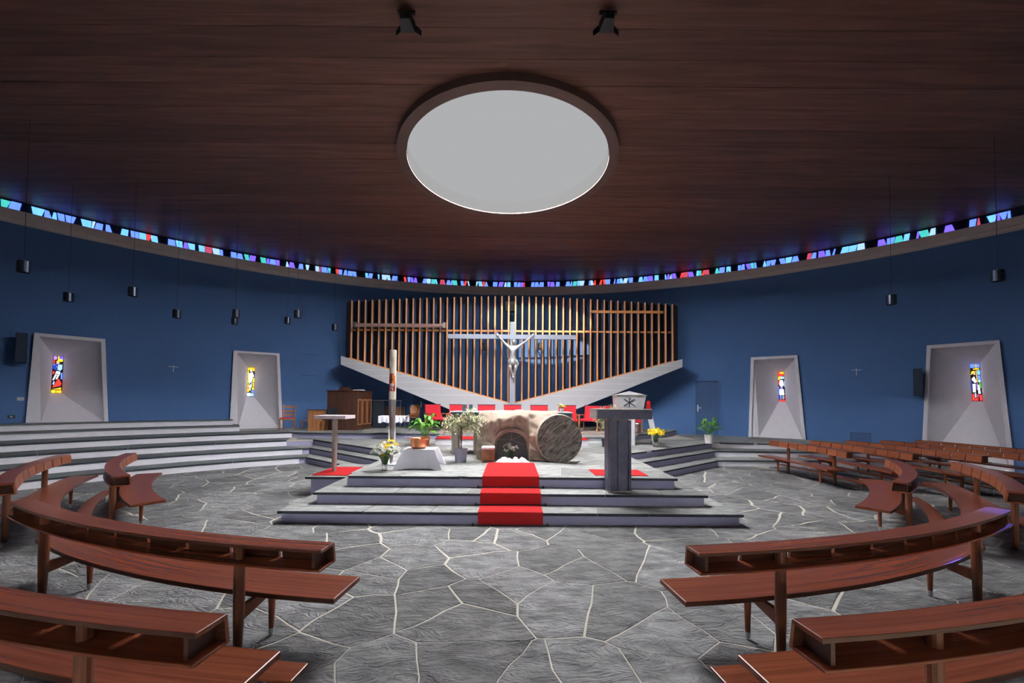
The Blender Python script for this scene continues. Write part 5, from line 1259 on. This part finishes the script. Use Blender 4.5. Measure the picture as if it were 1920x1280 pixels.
# slim lectern
lx, ly = -3.55, 8.35; lx = DP(627, 850, ly)[0]
le = empty('slim_lectern', (lx, ly, 2 * H + .012)); tag(le, 'slim lectern with flat stone top on a round post, on the left red mat', 'lectern')
zt = DP(627, 779, 8.1)[1]; xa, xb = DP(588, 782, 8.1)[0], DP(647.5, 782, 8.1)[0]
mb = MB(); mb.box(xa, xb, 8.1, 8.62, zt - .07, zt); mb.build('top_slab', 'lectop', le, bevel=.004)
mb = MB(); mb.lathe([(.035, .0), (.04, .08), (.050, .09), (.053, .5), (.053, zt - .12 - 2 * H), (.035, zt - .10 - 2 * H), (.035, zt - .07 - .012 - 2 * H)], lx, ly, 16, 2 * H + .012); mb.build('post', 'pillar', le)
# dark ambo
am = empty('ambo', (1.83, 6.74, 2 * H)); tag(am, 'massive dark stone ambo with a thick slab top on a fluted pillar', 'ambo')
ax0, ax1 = DP(1119, 775, 6.5)[0], DP(1223.5, 775, 6.5)[0]; az1, az0 = DP(1170, 767, 6.5)[1], DP(1170, 785.5, 6.5)[1]
mb = MB(); mb.box(ax0 + .012, ax1, 6.5, 7.08, az0, az1 - .012); mb.build('top_slab', 'ambo', am, bevel=.006)
mb = MB(); mb.box(ax0, ax0 + .012, 6.5, 7.08, az0, az1 - .012); mb.build('end_face', 'ambolight', am)
mb = MB(); mb.box(ax0 - .004, ax1 + .004, 6.496, 7.084, az1 - .012, az1); mb.build('slab_cap', 'ambolight', am)
acx = DP(1163, 850, 6.62)[0]; hw_ = .195; y0_, y1_ = 6.61, 6.905
def flute(z0, z1, mat, nm, k_=1.0):
    w_ = hw_ * k_; c_ = .05
    poly = [(acx - w_, y0_ + c_), (acx - w_ + .02, y0_), (acx - .085, y0_), (acx - .075, y0_ + .035), (acx - .045, y0_ + .035), (acx - .035, y0_), (acx + .10, y0_), (acx + .105, y0_ + .03), (acx + .135, y0_ + .03), (acx + .14, y0_), (acx + w_ - .02, y0_), (acx + w_, y0_ + c_), (acx + w_, y1_), (acx - w_, y1_)]
    mb = MB(); mb.prism(poly, z0, z1); return mb.build(nm, mat, am)
flute(2 * H + .03, az0 - .03, 'ambo', 'pillar'); 
mb = MB(); mb.box(acx - .19, acx + .19, 6.605, 6.905, 2 * H, 2 * H + .03); mb.build('plinth', 'ambolight', am, bevel=.01)
mb = MB(); mb.box(acx - .14, acx + .14, 6.63, 6.90, az0 - .03, az0); mb.build('neck', 'pillar', am)
# tabernacle with chi-rho on a pale pillar
tyy = 12.45; ta = empty('tabernacle', (DP(1177, 800, tyy)[0], tyy, ZD)); tag(ta, 'steel box tabernacle flaring upwards with a chi-rho emblem, on a pale pillar', 'tabernacle')
q = lambda px, py, y: (DP(px, py, tyy)[0], y, DP(px, py, tyy)[1])
a_ = [q(1155, 765.5, tyy - .3), q(1201, 765.5, tyy - .3), q(1206, 741, tyy - .3), q(1153.5, 741, tyy - .3)]
b_ = [(p[0] * 1.0 + (-.0 if i in (1, 2) else -.0), tyy + .35, p[2]) for i, p in enumerate(a_)]
mb = MB(); mb.hexa(a_, b_); mb.build('casket', 'tab', ta, bevel=.01)
zt_ = a_[2][2]; mb = MB(); xm = (a_[2][0] + a_[3][0]) / 2; mb.add([(a_[3][0] - .02, tyy - .32, zt_), (a_[2][0] + .02, tyy - .32, zt_), (a_[2][0] + .02, tyy + .37, zt_), (a_[3][0] - .02, tyy + .37, zt_), (xm, tyy, zt_ + .13)], [(0, 1, 4), (1, 2, 4), (2, 3, 4), (3, 0, 4), (0, 3, 2, 1)]); mb.build('lid', 'tab', ta)
mb = MB(); mb.box(a_[3][0] - .025, a_[2][0] + .025, tyy - .325, tyy + .375, zt_ - .02, zt_ + .002); mb.build('lid_edge', 'steel', ta)
ex, ez = DP(1179.5, 754, tyy - .3); yf = tyy - .312
for nm, p0, p1 in (('emblem_stroke', (-.17, -.11), (.16, .10)), ('emblem_stroke', (-.16, .10), (.17, -.11)), ('emblem_stroke', (0, -.14), (0, .14))):
    mb = MB(); mb.obar((ex + p0[0], yf, ez + p0[1]), (ex + p1[0], yf, ez + p1[1]), .022, .018, up=Vector((0, 1, 0))); mb.build(nm, 'chrome', ta)
mb = MB(); mb.tube([(ex + .0 + .045 * sin(pi * k_ / 8), yf, ez + .10 + .042 * cos(pi * k_ / 8)) for k_ in range(9)], .009, 6); mb.build('emblem_loop', 'chrome', ta)
mb = MB(); x_ = DP(1179, 800, tyy)[0]; mb.prism([(x_ - .17, tyy - .12), (x_ - .13, tyy - .17), (x_ + .13, tyy - .17), (x_ + .17, tyy - .12), (x_ + .17, tyy + .17), (x_ - .17, tyy + .17)], ZD, a_[0][2]); mb.build('pillar', 'marble', ta)
# sanctuary lamp on a leaning marble post
sxp, szp = DP(1216, 766, 12.3)
sl = empty('sanctuary_lamp', (sxp + .1, 12.3, ZD)); tag(sl, 'red sanctuary lamp in a steel holder on a leaning pale marble post', 'lamp')
fx_ = DP(1230, 828, 12.3)[0]
mb = MB(); mb.hexa([(sxp - .07, 12.27, szp - .02), (sxp + .07, 12.27, szp - .02), (fx_ + .08, 12.27, ZD), (fx_ - .08, 12.27, ZD)], [(sxp - .07, 12.33, szp - .02), (sxp + .07, 12.33, szp - .02), (fx_ + .08, 12.33, ZD), (fx_ - .08, 12.33, ZD)]); mb.build('post', 'marble', sl)
mb = MB(); mb.box(sxp - .08, sxp + .08, 12.22, 12.38, szp - .02, szp); mb.build('holder_plate', 'steel', sl)
for s in (-1, 1): mb = MB(); mb.box(sxp + s * .07 - .006, sxp + s * .07 + .006, 12.28, 12.32, szp, szp + .13); mb.build('holder_arm', 'steel', sl)
mb = MB(); mb.lathe([(.045, .0), (.045, .12), (.055, .15), (.05, .22), (.035, .24)], sxp, 12.3, 14, szp); mb.build('red_glass', 'redglass', sl)
bxp = DP(1199, 800, 14.4)[0]; bn = empty('waste_bin', (bxp, 14.6, 4 * H)); tag(bn, 'shiny steel pedal bin on the upper platform, right of the tabernacle pillar', 'bin')
mb = MB(); mb.lathe([(.14, 0), (.14, .36)], bxp, 14.6, 18, 4 * H); mb.build('body', 'chrome', bn)
mb = MB(); mb.lathe([(.142, 0), (.13, .03), (.03, .04)], bxp, 14.6, 18, 4 * H + .36); mb.build('lid', 'steel', bn)
# lanterns and box on the altar
for px, w_, lab in ((870.5, 7, 'left one of two smoked glass lanterns on the left end of the altar'), (883, 6.5, 'right one of two smoked glass lanterns on the left end of the altar')):
    x, _ = DP(px, 765, 9.95); r_ = w_ / 2 / FPX * 9.95; e = empty('glass_lantern', (x, 9.95, zA)); tag(e, lab, 'lantern', 'smoked glass lanterns on the altar')
    mb = MB(); mb.box(x - r_, x + r_, 9.95 - r_, 9.95 + r_, zA, zA + .17); mb.build('glass_box', 'lanternglass', e, bevel=.004)
    mb = MB(); mb.box(x - r_ - .006, x + r_ + .006, 9.95 - r_ - .006, 9.95 + r_ + .006, zA + .17, zA + .18); mb.build('rim', 'steel', e)

# ================================================================== CHAIRS BEHIND THE ALTAR
ZB = 4 * H + .055
def red_chair(name='upholstered_chair'):
    e = empty(name, (0, 0, 0))
    mb = MB(); mb.hexa([(-.33, .22, .42), (.33, .22, .42), (.33, .30, .95), (-.33, .30, .95)], [(-.33, .29, .42), (.33, .29, .42), (.33, .37, .95), (-.33, .37, .95)]); mb.build('backrest', 'redchair', e, local=True, bevel=.015)
    mb = MB(); mb.hexa([(-.345, .29, .945), (.345, .29, .945), (.345, .29, .965), (-.345, .29, .965)], [(-.345, .38, .945), (.345, .38, .945), (.345, .38, .965), (-.345, .38, .965)]); mb.build('top_rail', 'blackcloth', e, local=True)
    mb = MB(); mb.box(-.32, .32, -.28, .24, .36, .46); mb.build('seat', 'redchair', e, local=True, bevel=.03, seg=3)
    for s in (-1, 1):
        mb = MB(); mb.box(s * .35 - .022, s * .35 + .022, -.28, .30, .58, .62); mb.build('armrest', 'chairwood', e, local=True, bevel=.006)
        for y in (-.25, .25): mb = MB(); mb.box(s * .35 - .02, s * .35 + .02, y - .02, y + .02, 0, .58); mb.build('leg', 'chairwood', e, local=True)
        mb = MB(); mb.box(s * .33 - .01, s * .33 + .01, -.22, .22, .30, .36); mb.build('side_rail', 'chairwood', e, local=True)
    return e
c0 = red_chair(); cg = 'red upholstered armchairs behind the altar'
cl = ['leftmost of the red armchairs facing front, behind the variegated tree', 'red armchair behind the altar, left of the crucifix, right of the lanterns', 'middle red armchair directly under the crucifix post', 'red armchair just right of the crucifix, behind the altar', 'red armchair behind the yellow flowers on the altar, right of the crucifix']
for i, (px, y, rz) in enumerate([(857, 14.9, 0), (911, 14.9, 0), (961, 14.9, 0), (1012, 14.9, 0), (1066, 14.9, 0)]):
    o = c0 if i == 0 else copy_tree(c0); o.location = (DP(px, 770, y)[0], y, ZB); tag(o, cl[i], 'armchair', cg)
for px, y, rz, lab in ((819, 15.3, 40, 'red armchair turned inwards at the left end of the altar row'), (1107, 15.2, -30, 'red armchair turned inwards, directly right of the front-facing altar row'), (1146, 15.5, -15, 'red armchair mostly hidden behind the bushy variegated plant'), (1184, 15.7, -5, 'red armchair behind the tabernacle pillar')):
    o = copy_tree(c0); o.location = (DP(px, 770, y)[0], y, ZB if px < 1170 else 4 * H); o.rotation_euler = (0, 0, rad(rz)); tag(o, lab, 'armchair', cg)
# bentwood stacking chairs and small cloth-covered table at the left
def shell_chair(mat='chairwood', round_=False):
    e = empty('stacking_chair', (0, 0, 0))
    mb = MB(); vs = []; fs = []; nx_, nz_ = 10, 8
    for i in range(nx_ + 1):
        for j in range(nz_ + 1):
            u = i / nx_ * 2 - 1; v = j / nz_; w_ = (.17 + .06 * v if round_ else .20 + .01 * v) * (1 - (max(0, v - .75) * 4) ** 2 * (.35 if round_ else .12)); vs.append((u * w_, .18 - .05 * (u * u) + .06 * v, .47 + .40 * v))
    for i in range(nx_):
        for j in range(nz_):
            if not round_ and j == nz_ - 2 and i in (4, 5): continue
            fs.append((i * (nz_ + 1) + j, (i + 1) * (nz_ + 1) + j, (i + 1) * (nz_ + 1) + j + 1, i * (nz_ + 1) + j + 1))
    mb.add(vs, fs); o = mb.build('backrest', mat, e, local=True, smooth=True); md = o.modifiers.new('s', 'SOLIDIFY'); md.thickness = .012
    mb = MB(); mb.box(-.21, .21, -.22, .18, .435, .455); mb.build('seat', mat, e, local=True, bevel=.008)
    for s in (-1, 1):
        mb = MB(); mb.tube([(s * .21, -.22, 0), (s * .20, -.20, .43), (s * .20, .16, .43), (s * .21, .20, 0)], .011, 8); mb.build('leg_frame', 'chrome', e, local=True)
    return e
gs = 'wooden shell chairs left of the altar'
c1 = shell_chair(); c1.location = (DP(724.5, 770, 17.2)[0], 17.2, 4 * H); tag(c1, 'wooden shell chair behind the candle stand, left one of the pair', 'chair', gs)
c2 = copy_tree(c1); c2.location = (DP(748, 770, 17.2)[0], 17.2, 4 * H); tag(c2, 'wooden shell chair with a grip slot, right of the candle stand', 'chair', gs)
c3 = shell_chair(round_=True); c3.location = (DP(776, 770, 16.6)[0], 16.6, 4 * H); tag(c3, 'wooden chair with rounded back, lowest of the stack left of door handle', 'chair', gs)
for k_ in (1, 2):
    c4 = copy_tree(c3); c4.location = (DP(776, 770, 16.6)[0], 16.6 - .02 * k_, 4 * H + .055 * k_); tag(c4, ('', 'middle chair of the stack with rounded backs left of the door handle', 'topmost chair of the stack with rounded backs left of the door handle')[k_], 'chair', gs)
tyq = 13.35; txa, txb = DP(709, 785, tyq)[0], DP(760, 785, tyq)[0]; tzq = DP(735, 779.5, tyq)[1]
tw = empty('plant_table', ((txa + txb) / 2, tyq + .25, ZD)); tag(tw, 'narrow white-legged table under a white cloth behind the candle stand', 'table')
mb = MB(); mb.box(txa + .02, txb - .02, tyq + .02, tyq + .48, tzq - .03, tzq - .006); mb.build('table_top', 'plastic', tw)
xl_ = DP(731.5, 800, tyq + .2)[0]
for dx in (0, .19): mb = MB(); mb.box(xl_ + dx - .02, xl_ + dx + .02, tyq + .1, tyq + .14, ZD, tzq - .03); mb.build('leg', 'plastic', tw)
mb = MB(); vs = []; fs = []
for i in range(41):
    u = i / 40; x = txa + (txb - txa) * u; dr = .24 * (.92 + .08 * math.sin(u * 23)) - (.07 if u > .88 else 0)
    for j, (y, z) in enumerate(((tyq + .5, tzq - .22), (tyq + .5, tzq), (tyq, tzq), (tyq - .012 - .01 * math.sin(u * 40), tzq - dr * .5), (tyq - .015 - .014 * math.sin(u * 40), tzq - dr))): vs.append((x, y, z))
for i in range(40):
    for j in range(4): fs.append((5 * i + j, 5 * i + 5 + j, 5 * i + 6 + j, 5 * i + 1 + j))
mb.add(vs, fs); o = mb.build('tablecloth', 'cloth'); tag(o, 'white cloth hanging over the narrow table behind the candle stand', 'tablecloth'); md = o.modifiers.new('s', 'SOLIDIFY'); md.thickness = .003; md.offset = -1
# dark board with steel top
bx0, bx1 = DP(699.5, 770, 16.5)[0], DP(720, 770, 16.5)[0]
bd = empty('dark_cupboard', ((bx0 + bx1) / 2, 16.7, 4 * H)); tag(bd, 'narrow dark cupboard with a long pale shelf on top, right of the organ', 'cupboard')
mb = MB(); mb.box(bx0, bx1, 16.5, 16.85, 4 * H, DP(700, 751, 16.5)[1]); mb.build('body', 'blackcloth', bd)
mb = MB(); zz = DP(700, 751, 16.5)[1]; mb.box(bx0 - .1, DP(749, 750, 16.5)[0], 16.45, 16.88, zz, zz + .03); mb.build('shelf', 'steel', bd)
mb = MB(); xx = DP(749, 750, 16.5)[0]; mb.box(xx - .06, xx - .03, 16.82, 16.85, 4 * H, zz); mb.build('leg', 'steel', bd)
# organ case
oa, ob, oc = (-7.05, 15.25), (-5.86, 15.12), (-5.70, 16.3)
zo = DP(650, 733, 15.2)[1]
og = empty('organ_case', (-6.4, 15.7, 4 * H)); tag(og, 'large dark brown wooden organ console with panelled side', 'organ')
dv = Vector((oc[0] - ob[0], oc[1] - ob[1])); od = (oa[0] + dv.x, oa[1] + dv.y)
mb = MB(); mb.prism([oa, ob, oc, od], 4 * H, zo); mb.build('case', 'brownwood', og, bevel=.01)
mb = MB(); mb.prism([(oa[0] - .03, oa[1] - .03), (ob[0] + .03, ob[1] - .03), (oc[0] + .03, oc[1]), od], zo, zo + .03); mb.build('lid', 'brownwood', og)
nn_ = Vector((dv.y, -dv.x)).normalized()
for f0, f1 in ((.06, .30), (.36, .62), (.68, .94)):
    A_, B_ = Vector(ob) + dv * f0, Vector(ob) + dv * f1; mb = MB()
    for z0, z1, g0, g1 in ((.95, 1.0, 0, 1), (1.0, zo - .35, 0, .1), (1.0, zo - .35, .9, 1), (zo - .35, zo - .3, 0, 1)):
        p0, p1 = A_.lerp(B_, g0), A_.lerp(B_, g1); mb.prism([(p0.x, p0.y), (p0.x + nn_.x * .02, p0.y + nn_.y * .02), (p1.x + nn_.x * .02, p1.y + nn_.y * .02), (p1.x, p1.y)], z0, z1)
    mb.build('panel_moulding', 'chairwood', og)
    mb = MB(); p0, p1 = A_.lerp(B_, .1), A_.lerp(B_, .9); mb.prism([(p0.x, p0.y), (p0.x + nn_.x * .008, p0.y + nn_.y * .008), (p1.x + nn_.x * .008, p1.y + nn_.y * .008), (p1.x, p1.y)], 1.0, zo - .35); mb.build('side_panel', 'brownwood', og)
def onorgan(nm, x, w_, h_, mat, lab, cat, y=15.5):
    mb = MB(); mb.box(x - w_ / 2, x + w_ / 2, y - .12, y + .12, zo + .03, zo + .03 + h_ * .45); mb.box(x - w_ / 2 + .02, x + w_ / 2 - .02, y - .10, y + .10, zo + .03 + h_ * .45, zo + .03 + h_); o = mb.build(nm, mat, bevel=.004); tag(o, lab, cat)
onorgan('case_box', DP(647, 728, 15.5)[0], .40, .12, 'brownwood', 'small dark box lying on top of the organ console', 'box')
onorgan('hymn_books', DP(673, 728, 15.5)[0], .42, .04, 'plastic', 'low white pile of papers on the organ console', 'papers')
# desk/harmonium in front
dx0, dx1 = DP(591.5, 790, 15.3)[0], DP(613, 790, 15.3)[0]; dz = DP(600, 768.5, 15.3)[1]
dk = empty('harmonium', (dx0, 15.2, 4 * H)); tag(dk, 'low brown wooden cabinet standing in front of the organ console at left', 'cabinet')
mb = MB(); mb.box(dx0, dx1, 14.72, 15.2, 4 * H, dz); mb.build('body', 'chairwood', dk, bevel=.01); 
mb = MB(); mb.box(dx0 - .02, dx1 + .02, 14.7, 15.22, dz, dz + .03); mb.build('top_board', 'brownwood', dk)
oc_x = DP(621, 790, 14.9)[0]
oc_ = empty('organ_chair', (oc_x, 14.8, 4 * H)); tag(oc_, 'dark chair with a rounded back between the cabinet and the organ', 'chair')
mb = MB(); vs = []; fs = []
for i in range(9):
    a = pi * (i / 8); 
    for j in range(5): vs.append((oc_x + .19 * -cos(a), 14.98 + .05 * sin(a), 4 * H + .55 + (.12 + .1 * sin(a)) * j / 4 + .1 * sin(a) * j / 4))
for i in range(8):
    for j in range(4): fs.append((5 * i + j, 5 * i + 5 + j, 5 * i + 6 + j, 5 * i + 1 + j))
mb.add(vs, fs); o = mb.build('backrest', 'blackcloth', oc_); md = o.modifiers.new('s', 'SOLIDIFY'); md.thickness = .03
mb = MB(); mb.box(oc_x - .2, oc_x + .2, 14.62, 14.98, 4 * H + .40, 4 * H + .45); mb.build('seat', 'blackcloth', oc_, bevel=.01)
for s in (-1, 1):
    for y, h_ in ((14.65, .40), (14.97, .6)): mb = MB(); mb.box(oc_x + s * .18 - .015, oc_x + s * .18 + .015, y - .015, y + .015, 4 * H, 4 * H + h_); mb.build('leg', 'chairwood', oc_)
# ladder-back chair with red seat, and stool
chx, chy = -8.42, 15.05; rz = rad(18)
ch = empty('ladder_back_chair', (chx, chy, 4 * H), rz); tag(ch, 'wooden ladder-back chair with a red seat in front of the amber niche', 'chair')
for s in (-1, 1):
    mb = MB(); mb.tube([(s * .19, .20, 0), (s * .19, .17, .42), (s * .20, .19, .7), (s * .215, .25, .95)], [.017, .02, .02, .016], 8); mb.build('leg', 'chairwood', ch, local=True)
    mb = MB(); mb.tube([(s * .24, -.24, 0), (s * .215, -.205, .18), (s * .235, -.225, .42)], [.014, .017, .024], 8); mb.build('leg', 'chairwood', ch, local=True)
mb = MB(); mb.prism([(-.25, -.25), (.25, -.25), (.21, .2), (-.21, .2)], .385, .44); mb.build('seat_frame', 'chairwood', ch, local=True, bevel=.006)
mb = MB(); mb.prism([(-.225, -.225), (.225, -.225), (.19, .15), (-.19, .15)], .44, .475); mb.build('seat_cushion', 'redchair', ch, local=True, bevel=.012)
for z, yb in ((.56, .18), (.70, .195), (.86, .225)):
    mb = MB(); vs = []; fs = []
    for i in range(9):
        u = i / 4 - 1; arch = .025 * (1 - u * u) - .012 * cos(u * 3 * pi / 2) * 0; vs += [(u * .2, yb + .02 * (1 - u * u), z - .03 + arch * .4), (u * .2, yb + .02 * (1 - u * u), z + .03 + arch)]
    for i in range(8): fs.append((2 * i, 2 * i + 2, 2 * i + 3, 2 * i + 1))
    mb.add(vs, fs); o = mb.build('ladder_rung', 'chairwood', ch, local=True); md = o.modifiers.new('s', 'SOLIDIFY'); md.thickness = .015
s2 = empty('low_stool', (-8.05, 15.7, 4 * H)); tag(s2, 'small low wooden stool right of the ladder-back chair', 'stool')
zz = 4 * H + .33
mb = MB(); mb.box(-8.25, -7.85, 15.55, 15.85, zz - .03, zz); mb.build('seat', 'chairwood', s2, bevel=.005)
for a in (-8.22, -7.88):
    for b in (15.58, 15.82): mb = MB(); mb.box(a - .015, a + .015, b - .015, b + .015, 4 * H, zz - .03); mb.build('leg', 'chairwood', s2)
